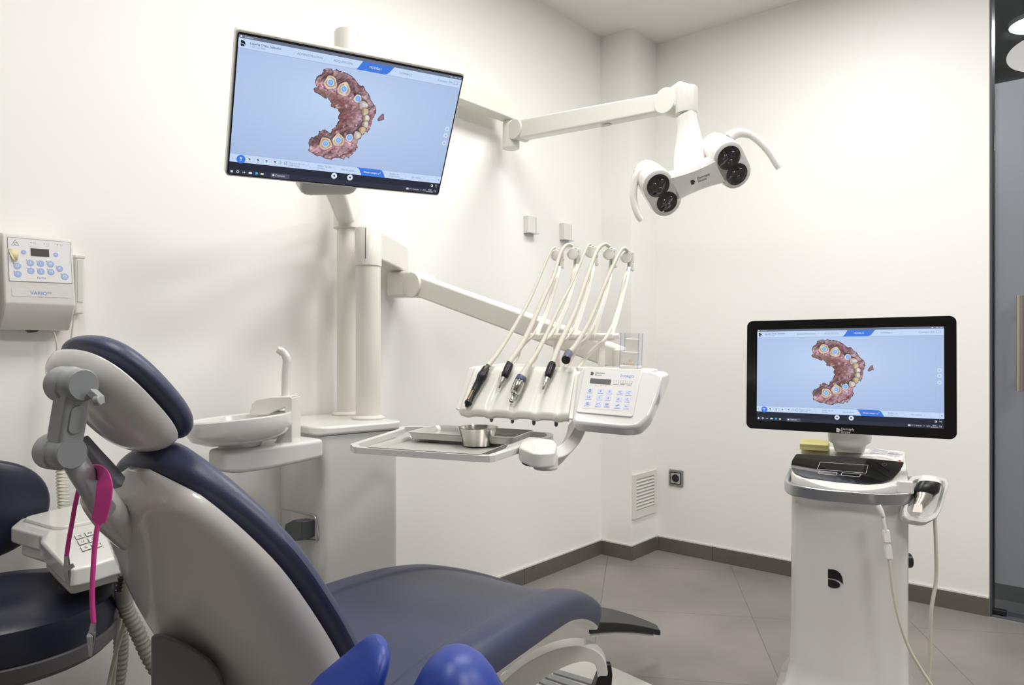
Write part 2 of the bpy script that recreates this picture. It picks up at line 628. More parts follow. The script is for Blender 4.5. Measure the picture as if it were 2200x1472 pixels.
# recessed ceiling panels
for i, ((lx, ly), w) in enumerate(LAMPS):
    t = thing('ceiling_panel', 'square recessed white ceiling light panel out of view above the room', 'ceiling light', (lx, ly, CEIL - 0.02), 0, 'ceiling light panels')
    mb = MB(T(lx, ly, CEIL - 0.008))
    for sx, sy, w2, h2 in ((0, 0.295, 0.6, 0.01), (0, -0.295, 0.6, 0.01), (0.295, 0, 0.01, 0.58), (-0.295, 0, 0.01, 0.58)):
        mb.box((sx, sy, 0), (w2, h2, 0.016))
    mb.build('frame', WHITE, t)
    MB(T(lx, ly, CEIL - 0.004)).box((0, 0, 0), (0.58, 0.58, 0.006)).build('diffuser', PANELM, t)

# ---------------------------------------------------------------- treatment unit: cabinet, poles, spittoon
A = P(690, 940, 2.09); A.z = 0
Bc = Vector((-1.742, 1.506, 0))
ZS = 0.875          # top of the cabinet slab
unit = thing('dental_unit', 'white floor-standing unit with two tall poles and a spittoon against the wall', 'dental unit', (-1.9, 1.4, 0))
Wl = XL + 0.012
foot = [(A.x, A.y), (Bc.x, Bc.y), (Wl, Bc.y + 0.03), (Wl, A.y + 0.075), (-1.90, A.y + 0.03)]
mb = MB(); mb.prism(roundpoly(foot, 0.03, 5), 0.0, ZS - 0.028); mb.build('cabinet', PALE, unit, bevel=0.004)
mid = Vector((sum(p[0] for p in foot) / 5, sum(p[1] for p in foot) / 5))
big = [(A.x + 0.006, A.y - 0.012), (Bc.x + 0.012, Bc.y + 0.012), (Wl, Bc.y + 0.03), (Wl, A.y + 0.05), (-1.92, A.y - 0.006)]
mb = MB(); mb.prism(roundpoly(big, 0.035, 6), ZS - 0.027, ZS); mb.build('cabinet_top', WHITE, unit, bevel=0.009, seg=4)
# recess plate with a grey plug on the side panel
sd = (Vector((-1.90, A.y + 0.03, 0)) - A).normalized()
MS = frame(A + ZV * 0.0, sd, ZV)


def on_side(px, py):
    q = MS.inverted() @ hit(px, py, A, MS.col[2].to_3d())
    return (q.x, q.y)


nout = -1 if (MS.col[2].to_3d()).dot(CP - A) < 0 else 1
plate = [on_side(609, 1092), on_side(681, 1108), on_side(686, 1152), on_side(684, 1160), on_side(609, 1160)]
mb = MB(MS); mb.prism(roundpoly(plate, 0.012, 4), nout * 0.0005, nout * 0.004)
mb.build('socket_plate', CREAM, unit, bevel=0.0015)
rim = roundpoly(plate, 0.012, 5)
mb = MB(MS); mb.tube([(x, y, nout * 0.005) for x, y in rim + rim[:1]], 0.0025, 8); mb.build('socket_rim', CHROME, unit)
pl = [on_side(643, 1122), on_side(660, 1113), on_side(679, 1116), on_side(679, 1152), on_side(666, 1158), on_side(641, 1148)]
mb = MB(MS); mb.prism(pl, nout * 0.002, nout * 0.045); mb.build('plug', DGREY, unit, bevel=0.003)
# vertical door seam
s0 = on_side(644, 1002)[0]
mb = MB(MS); mb.box((s0, 0.5, 0), (0.0022, 0.62, 0.002)); mb.build('door_seam', DGREY, unit)

BP = Vector((-2.045, 1.53, 0))      # back pole
FP_ = Vector((P(791, 908, 2.34).x, P(791, 908, 2.34).y, 0))
mb = MB()
mb.lathe([(0.034, ZS), (0.034, 2.099)], M=Matrix.Translation(BP)); mb.build('pole', CREAM, unit)
mb = MB(); mb.lathe([(0.052, ZS), (0.052, ZS + 0.006), (0.036, ZS + 0.012)], M=Matrix.Translation(BP)); mb.build('pole_collar', CREAM, unit, bevel=0.002)
ztop = 1.1 + (751.4 - 572) / FPX * 2.34
mb = MB(); mb.lathe([(0.040, ZS), (0.040, ztop)], M=Matrix.Translation(FP_)); mb.build('pole', CREAM, unit)
mb = MB(); mb.lathe([(0.054, ZS), (0.054, ZS + 0.006), (0.042, ZS + 0.012)], M=Matrix.Translation(FP_)); mb.build('pole_collar', CREAM, unit, bevel=0.002)
# spittoon: carrier arm, bowl, fountain head, cup filler
p1 = P(466, 960, 1.87); p2 = P(688, 948, 2.12)
dirn = Vector((p2.x - p1.x, p2.y - p1.y, 0)).normalized()
MA = frame(Vector((p1.x, p1.y, 0)), dirn, Vector((-dirn.y, dirn.x, 0)))
ln = (Vector((p2.x, p2.y, 0)) - Vector((p1.x, p1.y, 0))).length
mb = MB(MA)
mb.loft([[(x, -hw, zb), (x, hw, zb), (x, hw, zt2), (x, -hw, zt2)] for x, hw, zb, zt2 in
         ((-0.005, 0.04, 0.784, 0.838), (0.04, 0.052, 0.777, 0.841), (0.12, 0.058, 0.778, 0.842), (0.22, 0.06, 0.784, 0.843), (ln - 0.03, 0.06, 0.79, 0.845))])
mb.build('spittoon_arm', PALE, unit, bevel=0.012, seg=4)
bc = P(513, 898, 1.93)
MBw = Matrix.Translation(bc) @ Matrix.Rotation(math.radians(-5), 4, FV)
mb = MB(MBw)
R0 = 0.137
mb.lathe([(0.05, -0.078), (0.056, -0.068), (0.092, -0.063), (0.122, -0.050), (0.134, -0.030), (R0, -0.008), (R0, 0.0), (R0 - 0.004, 0.0035), (R0 - 0.010, 0.0), (0.118, -0.026), (0.09, -0.042), (0.03, -0.050), (0.001, -0.051)], n=64)
mb.build('spittoon_bowl', GLOSS, unit)
zb = (bc.z - 0.078 - 0.842)
mb = MB(Matrix.Translation((bc.x, bc.y, 0))); mb.lathe([(0.052, 0.838), (0.052, 0.846), (0.046, 0.85), (0.044, bc.z - 0.07)], n=40); mb.build('bowl_foot', WHITE, unit)
# fountain head: an upright block with an overhanging nose above the bowl
hc = P(611, 955, 2.03)
MH = frame(Vector((hc.x, hc.y, 0)), RV, FV)


def hz(py):
    return 1.1 + (751.4 - py) / FPX * 2.03


def hx_(px):
    return (px - 611) / FPX * 2.03


prof = [(hx_(583), hz(958)), (hx_(637), hz(950)), (hx_(637.5), hz(853)), (hx_(634), hz(850)), (hx_(590), hz(851)), (hx_(560), hz(858)), (hx_(552), hz(866)), (hx_(547), hz(889)),
        (hx_(565), hz(890)), (hx_(585), hz(889)), (hx_(600), hz(881)), (hx_(622), hz(873)), (hx_(621), hz(895)), (hx_(614), hz(925)), (hx_(603), hz(944))]
mb = MB(MH)
lo = []
mb.prism([(x, z) for x, z in prof], -0.042, 0.042, M=Matrix(((1, 0, 0, 0), (0, 0, 1, 0), (0, 1, 0, 0), (0, 0, 0, 1))))
mb.build('fountain_head', WHITE, unit, bevel=0.006, seg=4)
mb = MB(MH)
pts = cr([(hx_(613), 0, hz(853)), (hx_(614), 0, hz(800)), (hx_(616), 0, hz(780)), (hx_(616), 0, hz(771)), (hx_(612), 0, hz(762)), (hx_(605), 0, hz(755)), (hx_(597), 0, hz(751.5))], 6)
mb.tube(pts, [0.0115] * 13 + [0.012] * 9 + [0.011] * 10 + [0.0105] * (len(pts) - 32) if len(pts) > 32 else 0.011, 16, flat=0.8, up=(0, 1, 0))
mb.cyl((hx_(603), 0, hz(759)), (hx_(602.5), 0, hz(764)), 0.004)
mb.build('cup_filler', WHITE, unit)

# ---------------------------------------------------------------- operating light on its long arms
LJ = Vector((BP.x, 2.41, 0))
JZ = 2.07
lamp = thing('operating_light', 'white four-lens operating light on a jointed arm reaching across the room', 'lamp', (BP.x, BP.y, 2.12))
mb = MB(); mb.lathe([(0.043, 2.10), (0.0435, 2.195), (0.040, 2.203), (0.001, 2.205)], M=Matrix.Translation(BP)); mb.build('pole_cap', CREAM, lamp)
mb = MB()
mb.box((BP.x, (BP.y + LJ.y) / 2, 2.145), (0.066, LJ.y - BP.y, 0.082)); mb.build('fixed_arm', CREAM, lamp, bevel=0.006)
mb = MB(); mb.lathe([(0.036, 1.985), (0.037, 1.99), (0.037, 2.09), (0.034, 2.104)], M=Matrix.Translation(LJ)); mb.build('arm_joint', WHITE, lamp, bevel=0.002)
e0 = P(1118, 281, 3.13); e1 = P(1440, 221, 2.56)
ax = (e1 - e0)
mb = MB()
side = ax.cross(ZV).normalized()
mb.cyl(e0 - side * 0.040, e0 + side * 0.040, 0.043, n=40); mb.build('elbow_disc', WHITE, lamp, bevel=0.004)
mb = MB()
mb.sweep([e0 + ax * 0.03, e0 + ax * 0.5, e0 + ax * 0.96], [0.06, 0.058, 0.056], [0.080, 0.076, 0.066]); mb.build('spring_arm', WHITE, lamp, bevel=0.009, seg=4)
mb = MB(); q = e0 + ax * 0.62 - ZV * 0.040; mb.lathe([(0.012, 0.0), (0.012, -0.002)], M=Matrix.Translation(q), sx=2.0); mb.build('grommet', PALE, lamp)
mb = MB(); mb.cyl(e1 - side * 0.037, e1 + side * 0.037, 0.046, n=40); mb.build('elbow_disc', WHITE, lamp, bevel=0.004)
hj = P(1475, 222, 2.50)
fw = Vector((hj.x - e1.x, hj.y - e1.y, 0)).normalized()
mb = MB(); mb.sweep([Vector((e1.x, e1.y, e1.z + 0.002)), Vector((hj.x, hj.y, e1.z + 0.012))], 0.06, [0.072, 0.092])
mb.build('head_knuckle', WHITE, lamp, bevel=0.012, seg=4)
mb = MB(Matrix.Translation((hj.x, hj.y, 0)))
z0 = 1.1 + (751.4 - 244) / FPX * 2.5; z1 = 1.1 + (751.4 - 188) / FPX * 2.5
mb.lathe([(0.037, z0), (0.038, z0 + 0.003), (0.038, z1 - 0.004), (0.034, z1), (0.001, z1 + 0.002)]); mb.build('swivel_hub', WHITE, lamp)
# head
hcn = P(1498, 384, 2.40)
U = (RV * 0.932 + ZV * 0.362).normalized()
NN = (RV * 0.2 - FV * 0.83 - ZV * 0.52).normalized()
Vd = NN.cross(U).normalized()
if Vd.z > 0: Vd = -Vd
MHd = frame(hcn, U, -Vd, None)   # x along the bar, y up the face, z out of the face
ML = MHd.inverted()
fz = MHd.col[2].to_3d()


def hl(px, py, off=0.0):
    q = ML @ hit(px, py, hcn + fz * off, fz)
    return Vector((q.x, q.y, off))


neck = [(P(1475, 245, 2.5), 0.037, 0.037), (P(1476, 262, 2.5), 0.035, 0.037), (P(1478, 290, 2.5), 0.044, 0.034), (P(1479, 320, 2.48), 0.054, 0.032), (P(1482, 352, 2.46), 0.060, 0.030), (P(1485, 372, 2.44), 0.058, 0.028)]
loops = []
for c, rx, ry in neck:
    loops.append([c + U * math.cos(2 * PI * k / 28) * rx + FV * math.sin(2 * PI * k / 28) * ry for k in range(28)])
mb = MB(); mb.loft(loops); mb.build('neck', WHITE, lamp)
l1, l2, r1, r2 = hl(1414, 399), hl(1433, 434), hl(1566, 339), hl(1583, 374)
hb = MB(MHd)


def stadium(c1, c2, r, z, n=9):
    c1 = Vector((c1.x, c1.y)); c2 = Vector((c2.x, c2.y))
    d = (c2 - c1).normalized(); a0 = math.atan2(d.y, d.x)
    out = []
    for k in range(n + 1):
        a = a0 - PI / 2 + PI * k / n
        out.append((c2.x + r * math.cos(a), c2.y + r * math.sin(a), z))
    for k in range(n + 1):
        a = a0 + PI / 2 + PI * k / n
        out.append((c1.x + r * math.cos(a), c1.y + r * math.sin(a), z))
    return out


for c1, c2 in ((l1, l2), (r1, r2)):
    cm = (c1 + c2) / 2
    sh = Vector((0, 0.02, 0))
    loops = []
    for r, z, k, up in ((0.046, 0.0, 1, 0), (0.052, -0.004, 1, 0), (0.0545, -0.02, 1, 0.001), (0.053, -0.05, 0.92, 0.006), (0.05, -0.09, 0.8, 0.012), (0.045, -0.125, 0.62, 0.018), (0.034, -0.148, 0.45, 0.022), (0.016, -0.157, 0.3, 0.024)):
        s_ = Vector((0, up, 0))
        loops.append(stadium(cm + (c1 - cm) * k + s_, cm + (c2 - cm) * k + s_, r, z))
    hb.loft(loops)
bar = []
for t in (-0.02, 0.18, 0.35, 0.5, 0.65, 0.82, 1.02):
    c = (l1 + l2) / 2 * (1 - t) + (r1 + r2) / 2 * t
    hw = 0.042 + 0.016 * (abs(t - 0.5) * 2) ** 2
    loops = [(c.x, c.y + hw, -0.008), (c.x, c.y + hw - 0.008, 0.0), (c.x, c.y - hw + 0.008, 0.0), (c.x, c.y - hw, -0.008), (c.x, c.y - hw + 0.006, -0.05), (c.x, c.y + hw - 0.006, -0.055)]
    bar.append(loops)
hb.loft(bar)
hb.build('lamp_head', GLOSS, lamp)
for c, rr in ((l1, 0.0385), (l2, 0.0355), (r1, 0.0395), (r2, 0.0365)):
    mb = MB(MHd @ T(c.x, c.y, 0.0))
    mb.lathe([(rr + 0.001, -0.002), (rr + 0.001, 0.0016), (rr - 0.002, 0.0022), (rr - 0.003, 0.0012), (rr * 0.8, 0.0022), (rr * 0.5, 0.0036), (0.001, 0.0042)], n=48)
    ln_ = mb.build('lens', LENS, lamp)
    mb = MB(MHd @ T(c.x, c.y, 0.0))
    for k in range(3):
        a = k * 2 * PI / 3 + 0.6
        mb.lathe([(rr * 0.25, 0.0036), (rr * 0.22, 0.0046), (0.001, 0.0049)], M=T(rr * 0.4 * math.cos(a), rr * 0.4 * math.sin(a), 0), n=20)
    mb.build('emitter', mat('lens_emitter', (34, 36, 38), 0.1, coat=1.0), ln_)
mb = MB(MHd)
ml = hl(1488, 391)
mark(mb, ml.x - 0.006, ml.y - 0.009, 0.017, z=0.0012)
q = hl(1496, 387)
mb.text('Dentsply', 0.0125, (q.x + 0.004, q.y + 0.004, 0.0012), 'LEFT'); mb.text('Sirona', 0.0125, (q.x + 0.004, q.y - 0.007, 0.0012), 'LEFT')
mb.build('lettering', INK, lamp, flat=True)
for pts, d in (([(1566, 296), (1584, 286), (1606, 288), (1622, 297), (1640, 313), (1656, 332), (1668, 352), (1674, 362)], 2.42),
               ([(1392, 362), (1376, 370), (1366, 384), (1362, 402), (1361, 425), (1365, 446), (1372, 464), (1379, 474)], 2.42)):
    c = cr([P(x, y, d) for x, y in pts], 5)
    n = len(c)
    rs = [0.020 - 0.008 * min(1, k / (n * 0.35)) if k < n * 0.8 else 0.012 - 0.002 * (k - n * 0.8) / (n * 0.2) for k in range(n)]
    MB().tube(c, rs, 14, flat=0.75, up=FV).build('handle', WHITE, lamp)

# ---------------------------------------------------------------- screens
UI = None


def clamp01(x):
    return np.clip(x, 0, 1)


JAW = [(0.354, 0.125), (0.385, 0.115), (0.39, 0.131), (0.397, 0.118), (0.413, 0.116), (0.419, 0.125), (0.437, 0.123), (0.458, 0.13), (0.48, 0.146), (0.499, 0.173), (0.515, 0.198), (0.536, 0.201), (0.546, 0.229), (0.564, 0.252), (0.577, 0.293), (0.594, 0.325), (0.603, 0.337), (0.612, 0.375), (0.606, 0.422), (0.598, 0.452), (0.6, 0.481), (0.593, 0.523), (0.585, 0.551), (0.578, 0.544), (0.564, 0.588), (0.547, 0.629), (0.546, 0.662), (0.55, 0.679), (0.542, 0.71), (0.527, 0.754), (0.515, 0.775), (0.504, 0.762), (0.495, 0.793), (0.475, 0.782), (0.442, 0.792), (0.436, 0.802), (0.409, 0.801), (0.383, 0.783), (0.374, 0.793), (0.352, 0.774), (0.33, 0.758), (0.331, 0.718), (0.323, 0.686), (0.332, 0.655), (0.362, 0.623), (0.367, 0.591), (0.39, 0.574), (0.408, 0.59), (0.417, 0.597), (0.422, 0.561), (0.437, 0.535), (0.45, 0.487), (0.444, 0.477), (0.443, 0.444), (0.448, 0.431), (0.439, 0.417), (0.434, 0.401), (0.412, 0.401), (0.401, 0.393), (0.402, 0.365), (0.386, 0.336), (0.374, 0.342), (0.349, 0.319), (0.323, 0.304), (0.318, 0.281), (0.329, 0.265), (0.321, 0.235), (0.325, 0.191), (0.346, 0.17), (0.346, 0.151)]
# centre, radius (in screen widths), kind
TEETH = [(0.388, 0.216, .028, 'd'), (0.45, 0.248, .029, 'd'), (0.518, 0.302, .0185, 's'), (0.547, 0.346, .020, 'w'), (0.560, 0.393, .0165, 'c'), (0.571, 0.444, .0165, 'i'), (0.570, 0.491, .016, 'i'), (0.560, 0.539, .0165, 'c'), (0.541, 0.584, .018, 'w'), (0.506, 0.61, .0175, 's'), (0.457, 0.642, .0275, 'd'), (0.401, 0.683, .028, 'd')]
FRAG = [(0.642, 0.387), (0.649, 0.388), (0.655, 0.43), (0.629, 0.45), (0.622, 0.441), (0.629, 0.416)]
ASP = 9 / 16


def inside(poly, x, y):
    r = np.zeros(x.shape, bool)
    n = len(poly)
    for i in range(n):
        x0, y0 = poly[i]; x1, y1 = poly[(i + 1) % n]
        c = ((y0 > y) != (y1 > y)) & (x < (x1 - x0) * (y - y0) / (y1 - y0 + 1e-12) + x0)
        r ^= c
    return r


def segdist(pts, x, y, closed=True):
    d = np.full(x.shape, 9.0)
    n = len(pts)
    for i in range(n if closed else n - 1):
        ax_, ay = pts[i]; bx, by = pts[(i + 1) % n]
        dx, dy = bx - ax_, by - ay
        t = clamp01(((x - ax_) * dx + (y - ay) * dy) / (dx * dx + dy * dy + 1e-12))
        d = np.minimum(d, np.hypot(x - ax_ - t * dx, y - ay - t * dy))
    return d


def vnoise(x, y, seed):
    rng = np.random.RandomState(seed)
    g = rng.rand(256, 256)
    xi = np.floor(x).astype(int); yi = np.floor(y).astype(int)
    fx = x - xi; fy = y - yi
    fx = fx * fx * (3 - 2 * fx); fy = fy * fy * (3 - 2 * fy)
    a = g[xi % 256, yi % 256]; b = g[(xi + 1) % 256, yi % 256]; c = g[xi % 256, (yi + 1) % 256]; d = g[(xi + 1) % 256, (yi + 1) % 256]
    return a * (1 - fx) * (1 - fy) + b * fx * (1 - fy) + c * (1 - fx) * fy + d * fx * fy


def fbm(x, y, s, seed, o=4):
    return sum(vnoise(x * s * 2 ** k + 17 * k, y * s * 2 ** k + 5 * k, seed + k) / 2 ** k for k in range(o)) / (2 - 2 ** (1 - o))


def mixc(c, col, w):
    return c * (1 - w[..., None]) + np.array(col, float) * w[..., None]


def scan_picture():
    """the picture of the jaw scan that both displays show: cells (x0,y0,x1,y1) in screen units and srgb colours"""
    nx, ny = 215, 280
    u0, u1, v0, v1 = 0.315, 0.658, 0.112, 0.806
    uu = np.linspace(u0, u1, nx + 1); vv = np.linspace(v0, v1, ny + 1)
    cu = (uu[:-1] + uu[1:]) / 2; cv = (vv[:-1] + vv[1:]) / 2
    X, V = np.meshgrid(cu, cv)
    Y = V * ASP
    jaw = [(a, b * ASP) for a, b in JAW]
    frag = [(a, b * ASP) for a, b in FRAG]
    wob = (fbm(X, Y, 160, 91, 2) - 0.5) * 0.006
    ins = inside(jaw, X + wob, Y + wob)
    inf = inside(frag, X, Y)
    arch = [(t[0], t[1] * ASP) for t in TEETH]
    arch = [(0.335, 0.115)] + arch + [(0.33, 0.405)]
    da = segdist(arch, X, Y, False)
    de = segdist(jaw, X, Y)
    inner = X < 0.44 + 0.10 * (1 - ((V - 0.45) / 0.2) ** 2)       # towards the palate
    h = 0.030 * np.exp(-(da / 0.026) ** 2) + 0.010 * fbm(X, Y, 38, 3) + 0.006 * fbm(X + 0.3 * Y, Y, 110, 23, 3) + 0.012 * fbm(X + 0.02 * np.sin(Y * 60), Y * 0.6, 60, 9, 2)
    for (tu, tv, tr, k) in TEETH:
        dd = np.hypot(X - tu, Y - tv * ASP)
        h += 0.010 / (1 + np.exp((dd - tr) / 0.0018))
    gy, gx = np.gradient(h, vv[1] * ASP - vv[0] * ASP, uu[1] - uu[0])
    sh = 0.94 + 0.30 * np.clip(-(gx * 0.35 + gy * 0.75), -1.5, 1.3)
    n1 = fbm(X, Y, 42, 31); n2 = fbm(X, Y, 90, 57, 3)
    c = np.zeros(X.shape + (3,)) + np.array([160, 124, 133.0])
    c = mixc(c, (190, 154, 166), clamp01((n1 - 0.50) * 5))
    c = mixc(c, (126, 84, 88), clamp01((0.44 - n2) * 5))
    pal = clamp01((0.53 - X) * 14) * clamp01((0.20 - abs(V - 0.46)) * 8) * clamp01((da - 0.020) * 60)
    c = mixc(c, (122, 78, 74), pal * 0.75)
    tan = clamp01((n2 - 0.5) * 6) * clamp01((0.016 - de) * 90)
    c = mixc(c, (158, 138, 112), tan * 0.7)
    c = mixc(c, (120, 104, 84), clamp01((0.42 - V) * 8) * clamp01((0.45 - X) * 12) * clamp01((V - 0.27) * 12) * 0.7)
    c = c * sh[..., None]
    hi = clamp01((fbm(X, Y, 70, 77, 2) - 0.70) * 7)
    c = mixc(c, (222, 205, 212), hi * 0.7)
    c = c * (1 - 0.62 * clamp01(1 - de / 0.0040))[..., None]
    for (tu, tv, tr, k) in TEETH:
        a = np.arctan2(Y - tv * ASP, X - tu)
        dd = np.hypot(X - tu, Y - tv * ASP) * (1 + 0.07 * np.sin(3 * a + tu * 90) + 0.04 * np.sin(5 * a + tv * 70))
        c = mixc(c, (96, 70, 66), clamp01(1 - abs(dd - tr * 1.12) / 0.0022) * 0.7)
        m = clamp01((tr - dd) / 0.0012)
        base = {'d': (196, 176, 150), 's': (206, 200, 192), 'w': (176, 170, 164), 'c': (202, 186, 150), 'i': (190, 186, 166)}[k]
        tooth = np.zeros_like(c) + np.array(base, float)
        tooth = mixc(tooth, (222, 212, 196), clamp01((n1 - 0.45) * 4))
        if k in 'wi':
            tooth = mixc(tooth, (226, 226, 222), clamp01(1 - np.hypot(X - tu - 0.004, Y - tv * ASP + 0.003) / (tr * 0.8)))
        if k in 'ci':
            tooth = mixc(tooth, (150, 122, 100), clamp01((tu - 0.002 - X) / 0.008) * 0.8)
        if k == 'd':
            tooth = mixc(tooth, (168, 134, 92), clamp01(1 - abs(dd - tr * 0.66) / 0.005) * clamp01((n2 - 0.4) * 4))
            tooth = mixc(tooth, (226, 218, 204), clamp01(1 - abs(dd - tr * 0.86) / 0.0022) * 0.8)
        tooth = mixc(tooth, (120, 100, 86), clamp01(1 - abs(dd - tr * 0.99) / 0.0016) * 0.7)
        c = c * (1 - m[..., None]) + tooth * m[..., None]
        if k in 'ds':
            d0 = np.hypot(X - tu, Y - tv * ASP)
            c = mixc(c, (214, 228, 246), clamp01((0.0150 - d0) / 0.001))
            c = mixc(c, (120, 172, 244), clamp01((0.0126 - d0) / 0.001))
            c = mixc(c, (178, 212, 250), clamp01(1 - abs(d0 - 0.0055) / 0.0012) * 0.6)
    fr = np.zeros_like(c) + np.array([140, 110, 120.0])
    fr = fr * (0.8 + 0.5 * n1)[..., None]
    fr = fr * (1 - 0.6 * clamp01(1 - segdist(frag, X, Y) / 0.003))[..., None]
    c = np.where(inf[..., None], fr, c)
    cells = []
    for j in range(ny):
        for i in range(nx):
            if ins[j, i] or inf[j, i]:
                cells.append((uu[i], vv[j], uu[i + 1], vv[j + 1], tuple(np.clip(c[j, i], 0, 255))))
    return cells


SCAN = scan_picture()


def make_screen(name, M, W, H, parent, label=None):
    """flat display surface: x to the right, y up from the top-left corner of M, z towards the viewer"""
    mb = MB(M)
    cols = []

    def poly(pts, col, lay):
        mb.poly([(u * W, -v * H, lay * 0.00006) for u, v in pts])
        cols.append(col)

    def rect(a, b, c2, d, col, lay):
        poly([(a, b), (c2, b), (c2, d), (a, d)], col, lay)

    def txt(s, u, v, size, col, lay, align='LEFT', bold=0.0):
        vs, fs = text2d(s, align, bold)
        mb.add([(u * W + x * size * H, -v * H + y * size * H, lay * 0.00006) for x, y in vs], fs)
        cols.extend([col] * len(fs))

    def circ(u, v, r, col, lay, n=28):
        poly([(u + r * math.cos(2 * PI * k / n), v + r * math.sin(2 * PI * k / n) / ASP) for k in range(n)], col, lay)

    def line(u0, v0, u1, v1, w, col, lay):
        dx, dy = (u1 - u0), (v1 - v0) * ASP
        l = math.hypot(dx, dy); nx, ny = -dy / l * w / 2, dx / l * w / 2 / ASP
        poly([(u0 + nx, v0 + ny), (u1 + nx, v1 + ny), (u1 - nx, v1 - ny), (u0 - nx, v0 - ny)], col, lay)
    HEAD = (196, 217, 247); DARK = (36, 40, 56); BLUE = (66, 122, 222); LINE = (150, 172, 204); TX = (112, 130, 160); TXD = (50, 58, 78)
    # viewer background, shaded by the program from bright centre to dull edges
    NX, NY = 32, 18
    for j in range(NY):
        for i in range(NX):
            u, v = (i + .5) / NX, (j + .5) / NY
            r = math.hypot((u - .45) * 1.1, v - .35)
            t = min(1, r * 1.1)
            cc = tuple(a * (1 - t) + b * t for a, b in zip((193, 213, 244), (163, 186, 224)))
            v0 = 0.085 + j / NY * 0.76; v1 = 0.085 + (j + 1) / NY * 0.76
            rect(i / NX, v0, (i + 1) / NX, v1, cc, 0)
    rect(0, 0, 1, 0.023, (104, 114, 136), 0)
    rect(0, 0.022, 1, 0.087, HEAD, 1)
    rect(0, 0.0865, 1, 0.0895, LINE, 2)
    rect(0, 0.841, 1, 0.844, LINE, 2)
    rect(0, 0.843, 1, 0.905, HEAD, 1)
    rect(0, 0.905, 1, 0.962, DARK, 1)
    rect(0, 0.96, 1, 1.0, (46, 50, 66), 1)
    txt('Connect', 0.022, 0.011, 0.017, (215, 220, 228), 2); circ(0.009, 0.011, 0.004, (230, 232, 236), 2)
    for x in (0.945, 0.968, 0.988):
        rect(x - 0.004, 0.0085, x + 0.004, 0.0125, (220, 224, 230), 2)
    for q in MARK:
        poly([(0.009 + a * 0.0185, 0.075 - b * 0.040) for a, b in q], (24, 28, 40), 3)
    txt('Lapeña Ortiz, Salvador', 0.045, 0.046, 0.0235, TXD, 3, bold=0.006)
    txt('* 02/12/1960', 0.045, 0.068, 0.020, (140, 155, 182), 3)
    txt('ADMINISTRACIÓN', 0.287, 0.055, 0.0225, TX, 3, 'CENTER'); txt('ADQUISICIÓN', 0.43, 0.055, 0.0225, TX, 3, 'CENTER')
    poly([(0.516, 0.022), (0.662, 0.022), (0.640, 0.074), (0.633, 0.082), (0.622, 0.0875), (0.485, 0.0875), (0.493, 0.083), (0.499, 0.072)], BLUE, 3)
    txt('MODELO', 0.576, 0.055, 0.0235, (240, 245, 255), 4, 'CENTER'); txt('CONNECT', 0.721, 0.055, 0.0225, TX, 3, 'CENTER'); txt('Connect SW', 0.918, 0.055, 0.026, TX, 3, 'CENTER')
    for u0 in (0.215, 0.345, 0.785):
        line(u0, 0.078, u0 + 0.012, 0.045, 0.0012, (172, 192, 224), 2)
    for a, b, c2, d in ((0.962, 0.042, 0.982, 0.044), (0.962, 0.064, 0.982, 0.066), (0.962, 0.042, 0.9635, 0.066), (0.9805, 0.042, 0.982, 0.066)):
        rect(a, b, c2, d, TX, 3)
    for v in (0.43, 0.485, 0.55):
        circ(0.978, v, 0.0115, (205, 222, 247), 2); circ(0.978, v, 0.004, (110, 126, 156), 3); circ(0.978, v, 0.0022, (205, 222, 247), 4)
    for v0 in (0.26, 0.60):
        rect(0.961, v0, 0.9618, v0 + 0.13, LINE, 2)
    # view buttons
    circ(0.046, 0.880, 0.0185, BLUE, 3)
    for u in (0.0815, 0.1175, 0.1535, 0.190):
        circ(u, 0.876, 0.0155, LINE, 2); circ(u, 0.876, 0.0146, (206, 222, 247), 3)
    for i, u in enumerate((0.046, 0.0815, 0.1175, 0.1535, 0.190)):
        k = (235, 240, 252) if i == 0 else TXD
        poly([(u - 0.006, 0.868), (u - 0.002, 0.865), (u + 0.001, 0.869), (u + 0.005, 0.865), (u + 0.003, 0.876), (u - 0.001, 0.879), (u - 0.004, 0.874)], k, 4)
        rect(u - 0.004, 0.886, u + 0.004, 0.890, (k if i == 0 else TX), 4)
    line(0.011, 0.869, 0.011, 0.884, 0.0012, TX, 3)
    for u in (0.229, 0.2365):
        line(u + 0.006, 0.858, u, 0.874, 0.0014, TXD, 3); line(u, 0.874, u + 0.006, 0.890, 0.0014, TXD, 3)
    line(0.213, 0.864, 0.217, 0.874, 0.0014, TXD, 3); line(0.217, 0.874, 0.213, 0.884, 0.0014, TXD, 3)
    for u in (0.2105, 0.2505, 0.976):
        rect(u, 0.846, u + 0.001, 0.903, LINE, 2)
    txt('Registro de mor-', 0.2535, 0.868, 0.0175, TX, 3); txt('dida bucal', 0.2535, 0.886, 0.0195, TX, 3)
    txt('Definir eje del', 0.378, 0.866, 0.0195, TX, 3); txt('modelo', 0.378, 0.884, 0.0195, TX, 3)
    txt('Silla de ajuste', 0.490, 0.875, 0.0205, TX, 3)
    poly([(0.562, 0.843), (0.676, 0.843), (0.687, 0.848), (0.693, 0.858), (0.708, 0.906), (0.590, 0.906), (0.578, 0.866), (0.571, 0.850)], BLUE, 3)
    txt('Dibujar margen', 0.598, 0.875, 0.0185, (240, 245, 255), 4, 'LEFT', 0.008)
    line(0.668, 0.875, 0.672, 0.884, 0.0014, (235, 242, 255), 4); line(0.672, 0.884, 0.682, 0.864, 0.0014, (235, 242, 255), 4)
    txt('Análisis de', 0.727, 0.866, 0.0195, TX, 3); txt('preparación', 0.727, 0.884, 0.0195, TX, 3)
    txt('Ver análisis', 0.842, 0.875, 0.0205, TX, 3)
